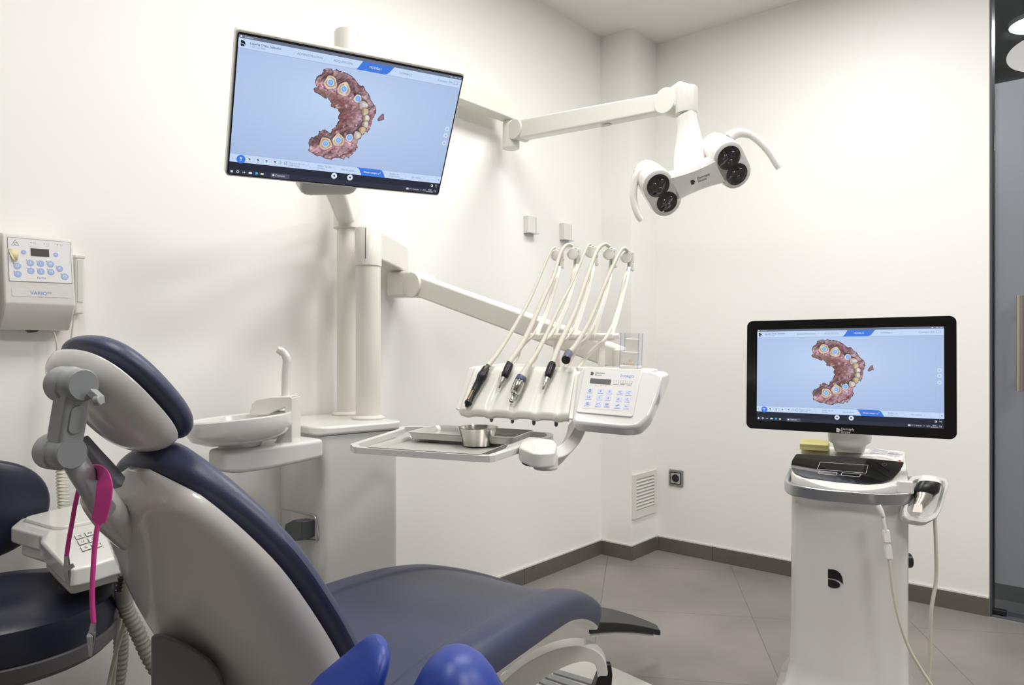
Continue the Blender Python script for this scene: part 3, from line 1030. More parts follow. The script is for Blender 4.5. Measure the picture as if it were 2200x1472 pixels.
    for u in (0.335, 0.452, 0.803, 0.925):
        line(u, 0.850, u + 0.014, 0.898, 0.0012, (168, 190, 222), 2)
    for u in (0.325, 0.900):
        line(u, 0.876, u + 0.004, 0.884, 0.001, LINE, 3); line(u + 0.004, 0.884, u + 0.012, 0.866, 0.001, LINE, 3)
    circ(0.989, 0.874, 0.003, TX, 3)
    # taskbar
    for u in (0.461, 0.537):
        circ(u, 0.934, 0.0138, (214, 228, 250), 3); circ(u, 0.934, 0.0045, (24, 28, 40), 4)
    for a, b in ((0, 0), (1, 0), (0, 1), (1, 1)):
        rect(0.0075 + a * 0.0048, 0.972 + b * 0.0085, 0.0118 + a * 0.0048, 0.9795 + b * 0.0085, (238, 240, 244), 3)
    circ(0.037, 0.979, 0.0055, (236, 238, 242), 3); circ(0.037, 0.979, 0.0035, (46, 50, 66), 4)
    rect(0.057, 0.975, 0.068, 0.984, (205, 208, 214), 3); rect(0.0585, 0.977, 0.064, 0.982, (46, 50, 66), 4)
    rect(0.0825, 0.973, 0.0965, 0.986, (222, 224, 244), 3); rect(0.0865, 0.970, 0.0925, 0.974, (222, 224, 244), 3)
    circ(0.115, 0.979, 0.0068, (40, 130, 210), 3); circ(0.117, 0.9765, 0.0042, (96, 214, 190), 4); circ(0.1165, 0.981, 0.0022, (46, 50, 66), 5)
    rect(0.133, 0.972, 0.146, 0.986, (226, 222, 170), 3); rect(0.133, 0.981, 0.146, 0.986, (150, 200, 170), 4)
    rect(0.177, 0.961, 0.259, 0.999, (78, 80, 100), 2); circ(0.188, 0.979, 0.0045, (235, 236, 240), 3); txt('Connect', 0.196, 0.979, 0.021, (232, 234, 240), 3)
    circ(0.9585, 0.930, 0.0062, (225, 228, 234), 3); circ(0.9575, 0.930, 0.0048, DARK, 4); circ(0.962, 0.934, 0.0038, (240, 242, 246), 5)
    for a in (0.979, 0.986):
        circ(a, 0.928, 0.0024, (176, 180, 160), 3); circ(a + 0.001, 0.939, 0.002, (130, 136, 140), 3)
    rect(0.826, 0.971, 0.839, 0.987, (206, 208, 222), 3); txt('21°C', 0.842, 0.979, 0.0165, (206, 210, 222), 3); txt('Soleado', 0.864, 0.979, 0.0165, (226, 228, 236), 3)
    line(0.901, 0.982, 0.905, 0.976, 0.001, (210, 214, 222), 3); line(0.905, 0.976, 0.909, 0.982, 0.001, (210, 214, 222), 3)
    rect(0.917, 0.974, 0.931, 0.986, (190, 194, 206), 3); rect(0.919, 0.9765, 0.929, 0.9835, (46, 50, 66), 4)
    txt('20:02', 0.9535, 0.9715, 0.0155, (228, 230, 238), 3, 'CENTER'); txt('06/10/2021', 0.9535, 0.9875, 0.0145, (228, 230, 238), 3, 'CENTER')
    rect(0.977, 0.972, 0.9875, 0.985, (222, 224, 230), 3); rect(0.9785, 0.974, 0.986, 0.983, (46, 50, 66), 4)
    for a, b, c2, d, col in SCAN:
        mb.poly([(a * W, -b * H, 0.00012), (c2 * W, -b * H, 0.00012), (c2 * W, -d * H, 0.00012), (a * W, -d * H, 0.00012)]); cols.append(col)
    for (tu, tv, tr, k), num in zip(TEETH, ('17', '16', '15', '', '', '', '', '', '', '25', '26', '27')):
        if num:
            txt(num, tu, tv, 0.017, (225, 238, 255), 4, 'CENTER')
    ob = mb.build(name, SCREEN, parent, flat=True)
    me = ob.data
    at = me.color_attributes.new('pix', 'FLOAT_COLOR', 'CORNER')
    arr = np.ones((len(me.loops), 4), np.float32)
    k = 0
    for p, c in zip(me.polygons, cols):
        arr[p.loop_start:p.loop_start + p.loop_total, :3] = srgb(c)
    at.data.foreach_set('color', arr.ravel())
    return ob


def quadframe(px, d):
    p = [P(x, y, q) for (x, y), q in zip(px, d)]
    w = (p[1] - p[0] + p[2] - p[3]) / 2; h = (p[0] - p[3] + p[1] - p[2]) / 2
    c = (p[0] + p[1] + p[2] + p[3]) / 4
    M = frame(c, w, h)
    return M, w.length, h.length


# monitor on the pole
Mm, mw, mh = quadframe([(508, 60), (1000, 158), (943, 422), (484, 378)], [1.471, 1.748, 1.888, 1.611])
mon = thing('monitor', 'white-backed monitor hung high on the pole, tilted down and showing a jaw scan', 'monitor', Mm.translation)
mb = MB(Mm); mb.prism(rrect(mw, mh, 0.008, 5), -0.026, -0.001); mb.build('housing', WHITE, mon, bevel=0.004)
mb = MB(Mm); mb.prism(rrect(mw - 0.006, mh - 0.010, 0.006, 4, 0, -0.001), -0.001, 0.0002); mb.build('bezel', BEZEL, mon)
sw, shh = mw - 0.012, mh - 0.017
make_screen('screen', Mm @ T(-sw / 2 , shh / 2 - 0.002, 0.0005), sw, shh, mon)
mb = MB(Mm); mb.prism(roundpoly([(-0.09, -0.2), (0.055, -0.185), (0.06, 0.06), (-0.09, 0.06)], 0.03), -0.085, -0.026); mb.build('mount_cover', PALE, mon, bevel=0.012, seg=4)
q0 = Mm @ Vector((-0.015, -0.13, -0.075)); q1 = Vector((BP.x, BP.y, 0)); q1.z = q0.z
mb = MB(); mb.sweep([q0, (q0 + q1) / 2, q1 + (q0 - q1).normalized() * 0.048], 0.06, 0.055); mb.build('mount_arm', WHITE, mon, bevel=0.01)
mb = MB(); mb.lathe([(0.046, q1.z - 0.04), (0.046, q1.z + 0.04)], M=Matrix.Translation((BP.x, BP.y, 0))); mb.build('pole_clamp', CREAM, unit, bevel=0.004)

# ---------------------------------------------------------------- instrument table on its arm
B0 = P(978, 885, 1.85)
beta = math.radians(21)
XW = (RV * math.cos(beta) - FV * math.sin(beta))
BK = (RV * math.sin(beta) + FV * math.cos(beta))
roll = math.radians(2.2)
XC = (XW * math.cos(roll) - ZV * math.sin(roll)).normalized()
MC = frame(B0, XC, BK)
MCi = MC.inverted()
SY, SZ = 0.5845, 0.8114
MF = MC @ Matrix(((1, 0, 0, 0), (0, SY, -SZ, 0), (0, SZ, SY, 0), (0, 0, 0, 1)))   # x, s up the slope, n out of the slope
MFi = MF.inverted()
NF = MF.col[2].to_3d()


def onf(px, py, h=0.0):
    """photo pixel on the sloping front, h above it -> (x, s)"""
    q = MFi @ hit(px, py, B0 + NF * h, NF)
    return (q.x, q.y)


def ontop(px, py, z):
    q = MCi @ hit(px, py, B0 + MC.col[2].to_3d() * z, MC.col[2].to_3d())
    return q


table = thing('instrument_table', 'white dentist instrument table with sloping front, whip arms and blue keypad', 'instrument table', (B0.x, B0.y, 0.9))
W_ = 0.478
mb = MB(MC)
pf = [(0.0, 0.0), (0.083, 0.116), (0.30, 0.122), (0.315, 0.108), (0.30, 0.085), (0.14, 0.028)]
mb.loft([[(x, y * k + (1 - k) * 0.1, z * k + (1 - k) * 0.06) for y, z in pf] for x, k in ((-0.008, 0.84), (-0.002, 0.95), (0.012, 1.0), (W_ - 0.05, 1.0), (W_ + 0.005, 0.97), (W_ + 0.02, 0.90))])
mb.build('console_body', WHITE, table, bevel=0.008, seg=4)
# lid on top, to the right
mb = MB(MC); mb.prism(roundpoly([(0.285, 0.105), (W_ - 0.02, 0.105), (W_ - 0.005, 0.14), (W_ - 0.005, 0.27), (0.285, 0.29)], 0.02, 5), 0.112, 0.127); mb.build('console_lid', WHITE, table, bevel=0.004)
# the pod that carries the keypad
pod = [onf(x, y, 0.014) for x, y in ((1227, 908), (1240, 800), (1254, 786), (1404, 794), (1424, 806), (1414, 845), (1396, 893), (1372, 917), (1340, 919))]
mb = MB(MF); mb.prism(roundpoly(pod, 0.014, 5), -0.03, 0.012); mb.build('keypad_pod', GLOSS, table, bevel=0.009, seg=4)
fr = [onf(x, y, 0.014) for x, y in ((1240, 884), (1252, 792), (1380, 796), (1362, 895), (1250, 888))]
kq = [onf(x, y, 0.015) for x, y in ((1266, 795.5), (1367, 799.5), (1351.5, 883.5), (1250, 877))]
cx = Vector(kq[1]) - Vector(kq[0]); cy = Vector(kq[3]) - Vector(kq[0])
mb = MB(MF); mb.prism(roundpoly([onf(x, y, 0.014) for x, y in ((1237, 886), (1256, 789), (1380, 793), (1360, 897))], 0.008, 5), 0.010, 0.0155); mb.build('keypad_frame', GLOSS, table, bevel=0.0025)


def kp(u, v, h=0.0):
    p0 = Vector(kq[0]) * (1 - u) * (1 - v) + Vector(kq[1]) * u * (1 - v) + Vector(kq[2]) * u * v + Vector(kq[3]) * (1 - u) * v
    return (p0.x, p0.y, h)


KH = 0.0158
mb = MB(MF); mb.prism([kp(0, 0)[:2], kp(0, 1)[:2], kp(1, 1)[:2], kp(1, 0)[:2]], 0.012, KH); pad = mb.build('keypad', PALE, table)
MK = MF @ frame(Vector(kp(0, 0, KH)), Vector((cx.x, cx.y, 0)), Vector((-cy.x, -cy.y, 0)))
kw, kh = cx.length, cy.length


def K(u, v, h=0.0004):
    return ((MK.inverted() @ (MF @ Vector(kp(u, v, KH)))).x, (MK.inverted() @ (MF @ Vector(kp(u, v, KH)))).y, h)


mb = MB(MK)
a = K(0.05, 0.135)
mark(mb, a[0], a[1], 0.0095, 0, None, 0.0004)
t = K(0.145, 0.07); mb.text('Dentsply', 0.0068, t, 'LEFT', 0); t = K(0.145, 0.125); mb.text('Sirona', 0.0068, t, 'LEFT', 0)
mb.build('lettering', [INK, INKB], pad, flat=True)
mb = MB(MK)
t = K(0.83, 0.115); mb.text('Intego', 0.0135, t, 'CENTER', 1)
mb.build('lettering', [INK, INKB], pad, flat=True)
mb = MB(MK)
for u, s in ((0.11, '?'), (0.215, 'o–'), (0.315, '≡'), (0.42, '♦')):
    t = K(u, 0.40); mb.text(s if s != '♦' else 'x', 0.005, t, 'CENTER', 0)
mb.build('lettering', [INK, INKB], pad, flat=True)
q = [K(0.065, 0.22), K(0.51, 0.235), K(0.51, 0.365), K(0.065, 0.35)]
MB(MK).prism([(a[0], a[1]) for a in q][::-1], 0.0, 0.0006).build('display', LCD, pad)


def keycap(u, v, w, h, m, glyph, small=None, outline=False):
    x, y, _ = K(u, v)
    mb = MB(MK)
    mb.prism(rrect(w, h, 0.0015, 3, x, y), 0.0, 0.0007, 0)
    if outline:
        mb.prism(rrect(w - 0.0011, h - 0.0011, 0.0012, 3, x, y), 0.0, 0.0009, 2)
        mb.box((x, y - h * 0.18, 0.0009), (w, 0.0005, 0.0004), 0)
        mb.text(glyph, h * 0.42, (x, y + h * 0.17, 0.0011), mi=1)
        mb.text(small, h * 0.24, (x, y - h * 0.34, 0.0011), mi=1)
    elif isinstance(glyph, str):
        mb.text(glyph, h * (0.62 if len(glyph) < 2 else 0.42), (x, y, 0.0009), mi=1)
    else:
        for pl_ in glyph:
            pts = [(x + a * w * 0.5, y + b * h * 0.5) for a, b in pl_]
            for i in range(len(pts) - 1):
                d = Vector(pts[i + 1]) - Vector(pts[i]); nn = Vector((-d.y, d.x)).normalized() * 0.00035
                mb.poly([(pts[i][0] + nn.x, pts[i][1] + nn.y, 0.0009), (pts[i + 1][0] + nn.x, pts[i + 1][1] + nn.y, 0.0009), (pts[i + 1][0] - nn.x, pts[i + 1][1] - nn.y, 0.0009), (pts[i][0] - nn.x, pts[i][1] - nn.y, 0.0009)], 1)
        if small:
            mb.text(small, h * 0.2, (x, y - h * 0.34, 0.0009), mi=1)
    return mb.build('key', [INKG if outline else m, INK, PALE], pad, flat=True)


keycap(0.625, 0.30, 0.0125, 0.0125, LBLUE, '1', '∧', True)
keycap(0.765, 0.30, 0.0125, 0.0125, LBLUE, '2', 'Menu', True)
keycap(0.905, 0.30, 0.0125, 0.0125, LBLUE, '3', '∨', True)
BELL = [[(-.35, -.5), (.35, -.5), (.35, .2), (-.35, .2), (-.35, -.5)], [(-.2, .2), (0, .55), (.2, .2)], [(0, .55), (0, .75)]]
FLUSH = [[(-.5, .5), (-.4, -.4), (.3, -.4), (.5, .1), (.1, -.1)], [(.3, .6), (.3, -.1)]]
CHIP = [[(-.5, 0), (0, .5), (.5, 0), (0, -.5), (-.5, 0)], [(-.3, .35), (.3, -.35)]]
CURV = [[(-.5, -.1), (-.25, .3), (.2, .35), (.55, 0)], [(-.5, -.1), (-.45, .25)]]
TOOTH = [[(-.4, .5), (.4, .5), (.4, 0), (.2, -.2), (.2, .2), (-.2, .2), (-.2, -.2), (-.4, 0), (-.4, .5)]]
CUP = [[(-.5, .1), (.2, .5), (.55, .4), (-.1, 0), (-.5, .1)], [(-.4, -.1), (.2, .2)]]
CH1 = [[(-.6, .1), (-.1, .15), (.1, -.3), (.6, -.5)], [(-.5, .5), (.4, .5)], [(.2, .65), (.4, .5)]]
CH2 = [[(-.6, -.1), (-.1, .05), (.2, -.4), (.6, -.45)], [(-.1, .5), (.6, .5)], [(.4, .65), (.6, .5)]]
CH3 = [[(-.6, .2), (-.4, -.2), (.1, -.2), (.6, -.6)], [(0, .7), (0, .1)], [(-.15, .25), (0, .05), (.15, .25)]]
CH4 = [[(-.6, .2), (-.4, -.2), (.1, -.2), (.6, -.6)], [(0, .7), (0, .1)], [(-.15, .5), (0, .7), (.15, .5)]]
KX = (0.105, 0.335, 0.52, 0.745, 0.925)
KR = ((0.545, (BELL, '5', '0', CH1, CH2)), (0.715, (FLUSH, '1', '2', CH3, CH4)), (0.885, (CHIP, CURV, TOOTH, CUP, 'Fn')))
for v, row in KR:
    for u, g in zip(KX, row):
        sm = {id(CURV): 'Air', id(TOOTH): 'Program', id(CUP): 'Select'}.get(id(g))
        keycap(u, v + (0.012 if u > 0.6 else 0), 0.0145, 0.0132, LBLUE, g, sm)

# instrument rest: waved panel with five finger grooves and lip tabs
ql = [onf(x, y, 0.01) for x, y in ((986, 885), (1219, 897), (1236, 787), (1022, 784))]
GR = [onf(x, y, 0.012) for x, y in ((1000, 884), (1048, 884), (1097, 889), (1147, 893), (1195, 897))]
GT = [onf(x, y, 0.012) for x, y in ((1040, 790), (1090, 785), (1136, 786), (1183, 786), (1222, 789))]


def gx(i, s):
    a, b = Vector(GR[i]), Vector(GT[i])
    t = (s - a.y) / (b.y - a.y)
    return a.x + (b.x - a.x) * t


rows = []
NXg, NSg = 90, 10
for j in range(NSg + 1):
    v = j / NSg
    row = []
    for i in range(NXg + 1):
        u = i / NXg
        a = Vector(ql[0]) * (1 - u) + Vector(ql[1]) * u; b = Vector(ql[3]) * (1 - u) + Vector(ql[2]) * u
        p = a * (1 - v) + b * v
        dmin = min(abs(p.x - gx(k, p.y)) for k in range(5))
        hgt = 0.010 - 0.0075 * math.exp(-(dmin / 0.0085) ** 2) * min(1, v * 5)
        if v > 0.86: hgt *= 1 - 0.5 * (v - 0.86) / 0.14
        row.append((p.x, p.y, hgt))
    rows.append(row)
mb = MB(MF); mb.grid(rows); rest = mb.build('instrument_rest', CREAM, table, solid=0.02)
for k in range(5):
    mb = MB(MF)
    a = Vector(GR[k]); dx = (GT[k][0] - a.x) * 0.13
    mb.hexa([(a.x - 0.006, a.y + 0.001, 0.0), (a.x + 0.006, a.y + 0.001, 0.0), (a.x + 0.0085 + dx, a.y + 0.018, 0.0), (a.x - 0.0085 + dx, a.y + 0.018, 0.0)],
            [(a.x - 0.005, a.y + 0.001, 0.0085), (a.x + 0.005, a.y + 0.001, 0.0085), (a.x + 0.0075 + dx, a.y + 0.017, 0.005), (a.x - 0.0075 + dx, a.y + 0.017, 0.005)])
    mb.build('rest_tab', WHITE, rest, bevel=0.0015)
for x, y in ((1056, 901), (1101, 904), (1147, 908), (1195, 911)):
    q = MCi @ hit(x, y, B0 + MC.col[1].to_3d() * 0.03, MC.col[1].to_3d())
    mb = MB(MC @ T(q.x, q.y, 0.0)); mb.lathe([(0.0045, 0.03), (0.0045, q.z - 0.002), (0.003, q.z - 0.006), (0.001, q.z - 0.007)], n=16); mb.build('knob', DGREY, table)

# whip arms and their hooks
ARM = [[(1151, 722), (1160, 700), (1172, 677), (1185, 640), (1196, 603), (1203, 572)], [(1190, 722), (1203, 690), (1219, 653), (1230, 615), (1237, 588), (1240, 568)],
       [(1231, 722), (1243, 688), (1255, 653), (1265, 618), (1273, 586), (1275, 566)], [(1272, 722), (1285, 685), (1296, 653), (1305, 620), (1311, 594), (1314, 572)],
       [(1311, 722), (1322, 690), (1331, 659), (1341, 620), (1348, 594), (1352, 574)]]
HEADC = [(1198, 549), (1233, 546), (1271, 542), (1310, 546), (1348, 553)]
HOSEF = [[(1192, 533), (1186, 536), (1180, 547), (1162, 588), (1133, 653), (1082, 740), (1049, 786)],
         [(1229, 528), (1219, 526), (1208, 537), (1200, 556), (1188, 597), (1168, 639), (1131, 722), (1094, 780)],
         [(1270, 526), (1264, 527), (1255, 545), (1229, 608), (1202, 659), (1162, 743), (1133, 790)],
         [(1309, 530), (1300, 525), (1289, 531), (1278, 549), (1261, 596), (1233, 675), (1202, 741), (1187, 780)],
         [(1349, 540), (1341, 534), (1333, 541), (1323, 559), (1300, 610), (1268, 688), (1237, 741), (1222, 758)]]
HOSEB = [[(1112, 770), (1118, 752), (1128, 738), (1142, 724), (1148, 718)], [(1150, 770), (1155, 752), (1165, 737), (1180, 724), (1187, 718)], [(1188, 772), (1196, 752), (1206, 738), (1221, 724), (1228, 718)],
         [(1226, 772), (1236, 755), (1247, 740), (1262, 726), (1269, 719)], [(1252, 778), (1268, 758), (1284, 743), (1300, 729), (1308, 721)]]


def dbase(i): return 2.00 - 0.018 * i
def dhead(i): return 2.14 - 0.018 * i


WHIP = mat('whip_arm_plastic', (228, 226, 218), 0.25)
mb = MB()
pts = [P(x, y, d) for x, y, d in ((1136, 722, 2.02), (1330, 722, 1.93))]
mb.tube([pts[0], pts[1]], 0.008, 12)
mb.sweep([P(1160, 728, 2.02), P(1322, 728, 1.94)], 0.022, 0.012)
for px_, d_ in ((1196, 2.0), (1292, 1.955)):
    q_ = P(px_, 730, d_); mb.sweep([q_, Vector((q_.x, q_.y, (MC @ Vector((0.2, 0.2, 0.11))).z))], 0.018, 0.018, up=FV)
mb.build('whip_arm_rail', CREAM, table, bevel=0.003)
for i in range(5):
    n = len(ARM[i])
    c = cr([P(x, y, dbase(i) + (dhead(i) - dbase(i)) * k / (n - 1)) for k, (x, y) in enumerate(ARM[i])], 5)
    m = len(c)
    arm = MB().sweep(c, [0.016 - 0.008 * k / m for k in range(m)], [0.008 - 0.003 * k / m for k in range(m)], up=-FV).build('whip_arm', WHIP, table, bevel=0.0018)
    hd = P(*HEADC[i], dhead(i))
    mb = MB(frame(hd, FV * 0.3 + RV, ZV))
    mb.cyl((-0.004, 0, -0.006), (-0.004, 0, 0.006), 0.0165, n=28)
    mb.box((0.012, 0.012, 0), (0.012, 0.008, 0.010)); mb.box((0.016, 0.0, 0), (0.007, 0.03, 0.010))
    mb.box((0.013, -0.022, 0), (0.010, 0.03, 0.008)); mb.cyl((0.017, -0.036, -0.004), (0.017, -0.036, 0.004), 0.004, n=12)
    mb.build('hose_hook', WHIP, arm, bevel=0.002)
    b = P(ARM[i][0][0], ARM[i][0][1], dbase(i))
    mb = MB(frame(b, RV, ZV)); mb.box((-0.004, 0.0, 0), (0.022, 0.012, 0.02)); mb.build('arm_hinge', WHITE, arm, bevel=0.003)

# support arm for the trays, hanging below the table
sp = cr([P(1243, 905, 1.86), P(1237, 930, 1.82), P(1222, 958, 1.78), P(1200, 980, 1.73), P(1175, 988, 1.70)], 6)
mb = MB(); mb.sweep(sp, 0.055, 0.030, up=(RV * 0.8 - ZV * 0.6)); mb.build('tray_support_arm', WHITE, table, bevel=0.006)
TZ = 0.872
jb = P(1172, 985, 1.68)
mb = MB(Matrix.Translation((jb.x, jb.y, 0))); mb.lathe([(0.026, 0.82), (0.029, 0.823), (0.029, 0.856), (0.001, 0.856)], n=36); mb.build('tray_pivot', WHITE, table, bevel=0.002)
mb = MB(); blk = [atz(x, y, TZ + 0.004) for x, y in ((1112, 968), (1150, 983), (1192, 980), (1198, 962), (1188, 950), (1125, 948))]
mb.prism(roundpoly([(q.x, q.y) for q in blk], 0.032, 6), 0.852, TZ + 0.012); mb.build('tray_block', WHITE, table, bevel=0.005)
kn = cr([P(1120, 984, 1.60), P(1124, 993, 1.60), P(1135, 999, 1.60), P(1147, 999, 1.61)], 5)
MB().sweep(kn, 0.012, 0.006, up=-ZV).build('release_lever', DGREY, table, bevel=0.002)
# tray frame: white rail around an open rectangle
rail = [atz(x, y, TZ) for x, y in ((1128, 960), (1095, 972), (1060, 983), (1040, 985), (900, 976), (785, 968), (767, 966), (764, 962), (770, 957), (860, 928), (876, 922), (1040, 926), (1160, 934), (1180, 938), (1178, 944), (1150, 952))]
c = cr(rail, 4)
mb = MB(); mb.sweep(c, 0.016, 0.014); mb.build('tray_rail', WHITE, table, bevel=0.004)
# horizontal arm and spring arm from the front pole
AZ0, AZ1 = 1.1 + (751.4 - 572) / FPX * 2.34, 1.1 + (751.4 - 491) / FPX * 2.34
mb = MB(Matrix.Translation((FP_.x, FP_.y, 0))); mb.lathe([(0.043, AZ0), (0.0435, AZ1 - 0.006), (0.039, AZ1), (0.001, AZ1 + 0.001)], n=48); mb.build('arm_collar', CREAM, table)
MB(frame(Vector((FP_.x, FP_.y, 0)) - FV * 0.0435 * 0.98 + RV * 0.001, RV, FV)).box((0, 0, (AZ0 + AZ1) / 2 + 0.008), (0.0022, 0.004, (AZ1 - AZ0) * 0.8)).build('collar_slot', DGREY, table)
ae = P(857, 560, 2.74); ae.z = 0
ad = (ae - Vector((FP_.x, FP_.y, 0))).normalized()
mb = MB(); mb.sweep([Vector((FP_.x, FP_.y, 0)) + ad * 0.0 + ZV * ((AZ0 + AZ1) / 2 + 0.012), ae + ad * 0.02 + ZV * ((AZ0 + AZ1) / 2 + 0.012)], 0.064, AZ1 - AZ0 - 0.026); mb.build('swing_arm', CREAM, table, bevel=0.008)
je = P(856, 612, 2.72)
jz0, jz1 = 1.1 + (751.4 - 641) / FPX * 2.72, 1.1 + (751.4 - 586) / FPX * 2.72
sj = P(903, 614, 2.66)
mb = MB(); mb.sweep([Vector((je.x, je.y, (jz0 + jz1) / 2)) - (sj - je).normalized() * 0.03, Vector((sj.x, sj.y, (jz0 + jz1) / 2))], 0.07, jz1 - jz0); mb.build('arm_elbow', CREAM, table, bevel=0.012, seg=4)
mb = MB(Matrix.Translation((je.x, je.y, 0))); mb.lathe([(0.030, jz1 - 0.01), (0.030, AZ0 + 0.012)], n=32); mb.build('elbow_pin', CREAM, table)
se = P(1345, 775, 2.06)
axs = se - sj
sd_ = axs.cross(ZV).normalized()
MB().cyl(sj - sd_ * 0.045, sj + sd_ * 0.045, 0.046, n=44).build('elbow_disc', CREAM, table, bevel=0.003)
MB().sweep([sj + axs * 0.0, sj + axs * 0.5, sj + axs], [0.07, 0.066, 0.062], [0.074, 0.070, 0.064]).build('spring_arm', CREAM, table, bevel=0.008, seg=4)
kz = MC @ Vector((0.36, 0.235, 0.0))
MB(Matrix.Translation((se.x, se.y, 0))).lathe([(0.04, kz.z + 0.085), (0.04, se.z + 0.03), (0.03, se.z + 0.036), (0.001, se.z + 0.036)], n=32).build('table_swivel', CREAM, table)

# ---------------------------------------------------------------- handpieces with their hoses


def frontp(px, py, h):
    return hit(px, py, B0 + NF * h, NF)


def lath(mb, p0, p1, prof, mi=0, n=24):
    """turned shape between two points; prof = [(t along, radius)]"""
    d = (p1 - p0)
    mb.tube([p0 + d * t for t, r in prof], [r for t, r in prof], n, mi)


HP = ['black three-way syringe with a gold stripe, first instrument from the wall end of the rest', 'bare black hose coupling with a steel tip between syringe and steel motor',
      'steel motor handpiece with a blue ring in the middle of the instrument rest', 'bare black hose coupling with a steel tip beside the keypad pod',
      'short blue-grey coupling turned end-on above the instrument rest']
hpn = ['air_water_syringe', 'hose_coupling', 'motor_handpiece', 'hose_coupling', 'short_coupling']
for i in range(5):
    hd = P(*HEADC[i], dhead(i))
    th = thing(hpn[i], HP[i], 'dental handpiece', frontp(*HOSEF[i][-1], 0.02), 0, 'handpieces on the instrument table')
    end = frontp(*HOSEF[i][-1], 0.024)
    if i == 4: end = P(1222, 758, 1.86)
    de = (end - CP).dot(FV)
    n = len(HOSEF[i])
    pf_ = []
    tot = sum((Vector(HOSEF[i][k + 1]) - Vector(HOSEF[i][k])).length for k in range(n - 1)); acc = 0
    for k in range(n):
        if k: acc += (Vector(HOSEF[i][k]) - Vector(HOSEF[i][k - 1])).length
        pf_.append(P(*HOSEF[i][k], dhead(i) - 0.01 + (de - dhead(i) + 0.01) * acc / tot))
    hr = (0.0036, 0.0052, 0.0034, 0.0054, 0.0050)[i]
    c = cr(pf_, 6)
    m = len(c)
    rs = [hr * (1.0 if k < m * 0.45 else 1.0 + (1.0, 0.5, 1.1, 0.5, 0.35)[i] * (k - m * 0.45) / (m * 0.55)) for k in range(m)]
    down = [P(HEADC[i][0] + 2, HEADC[i][1] - 14, dhead(i)), P(HEADC[i][0] + 3, HEADC[i][1] + 22, dhead(i) + 0.014)] + [P(x - 6 + 1.0 * k, y, dhead(i) + 0.014 + (dbase(i) - dhead(i)) * (k + 1) / 6) for k, (x, y) in enumerate(reversed(ARM[i]))][1:5]
    back = [P(x, y, dbase(i) - 0.02) for x, y in reversed(HOSEB[i])]
    lowend = MC @ Vector(((MCi @ back[-1]).x, 0.12, 0.120))
    mb = MB()
    mb.tube(c, rs, 12)
    mb.tube(cr(down + back[1:] + [lowend], 6), hr * 1.02, 12)
    mb.build('hose', HOSE, th)
    if i == 0:
        a, b = frontp(1046, 788, 0.026), frontp(1002, 874, 0.020)
        mb = MB(); lath(mb, a, b, [(0, .006), (.03, .0095), (.14, .011), (.2, .0125), (.3, .0125), (.34, .0105), (.55, .010), (.7, .0085), (.86, .0085), (.9, .0105), (.95, .0085), (.97, .0055), (1.0, .0045)])
        mb.build('grip', BLACK, th)
        mb = MB(); lath(mb, a, b, [(.17, .0115), (.2, .0130), (.27, .0130), (.3, .0115)]); mb.build('collar', mat('ink_blue_plastic', (30, 32, 46), 0.35), th)
        up = NF * 0.0075
        mb = MB(); mb.sweep([a + (b - a) * 0.6 + up, a + (b - a) * 0.86 + up], 0.0045, 0.003, up=NF); mb.build('stripe', TANGOLD, th)
    elif i in (1, 3):
        pts = ((1096, 781), (1083, 812), (1072, 834)) if i == 1 else ((1187, 781), (1176, 812), (1166, 837))
        a, b, t_ = frontp(*pts[0], 0.024), frontp(*pts[1], 0.021), frontp(*pts[2], 0.018)
        mb = MB(); lath(mb, a, b, [(0, .008), (.04, .0098), (.3, .0108), (.75, .0105), (.93, .009), (1, .0075)]); mb.build('grip', BLACK, th)
        mb = MB(); lath(mb, b, t_, [(0, .007), (.12, .007), (.14, .0055), (.3, .0055), (.32, .0064), (.42, .0064), (.44, .005), (.58, .0048), (.62, .0036), (.9, .0032), (1, .0026)]); mb.build('steel_tip', STEEL, th)
    elif i == 2:
        a, b, d_, t_ = frontp(1131, 794, 0.026), frontp(1121, 812, 0.026), frontp(1105, 848, 0.023), frontp(1098, 863, 0.020)
        mb = MB(); lath(mb, a - (b - a) * 0.6, b, [(0, .0085), (.4, .0095), (1, .0125)]); mb.build('strain_relief', HOSE, th)
        mb = MB(); lath(mb, b - (b - a) * .1, b + (b - a) * 0.45, [(0, .0128), (.1, .0138), (.9, .0138), (1, .0132)]); mb.build('ring', BLUEG, th)
        mb = MB(); lath(mb, b + (b - a) * 0.42, d_, [(0, .0132), (.05, .0138), (.75, .0136), (.78, .013), (.92, .013), (.95, .0115), (1, .010)]); bd = mb.build('motor_body', STEEL, th)
        mb = MB(); lath(mb, d_, t_, [(0, .0085), (.2, .0085), (.25, .0062), (.85, .0062), (.9, .0068), (1, .0068)]); mb.build('steel_tip', STEEL, th)
        e = (t_ - d_).normalized(); mb = MB(); mb.cyl(t_ + e * 0.0002, t_ + e * 0.001, 0.0045, n=18); mb.build('bore', BLACK, bd)
    else:
        a = end + (P(1222, 757, 1.87) - end); b = P(1216, 773, 1.80)
        mb = MB(); lath(mb, a, b, [(0, .0085), (.1, .0105), (.75, .0115), (1, .0115)]); mb.build('grip', BLUEG, th)
        e = (b - a).normalized(); mb = MB(); mb.cyl(b, b + e * 0.004, 0.0118, 0.0105, n=24); g_ = mb.build('socket_end', BLACK, th)
        mb = MB()
        for k in range(3):
            aa = k * 2.1 + 0.4
            o_ = RV * math.cos(aa) * 0.005 + ZV * math.sin(aa) * 0.005
            mb.cyl(b + e * 0.004 + o_, b + e * 0.0046 + o_, 0.0017, n=10)
        mb.build('pin_hole', DGREY, g_)

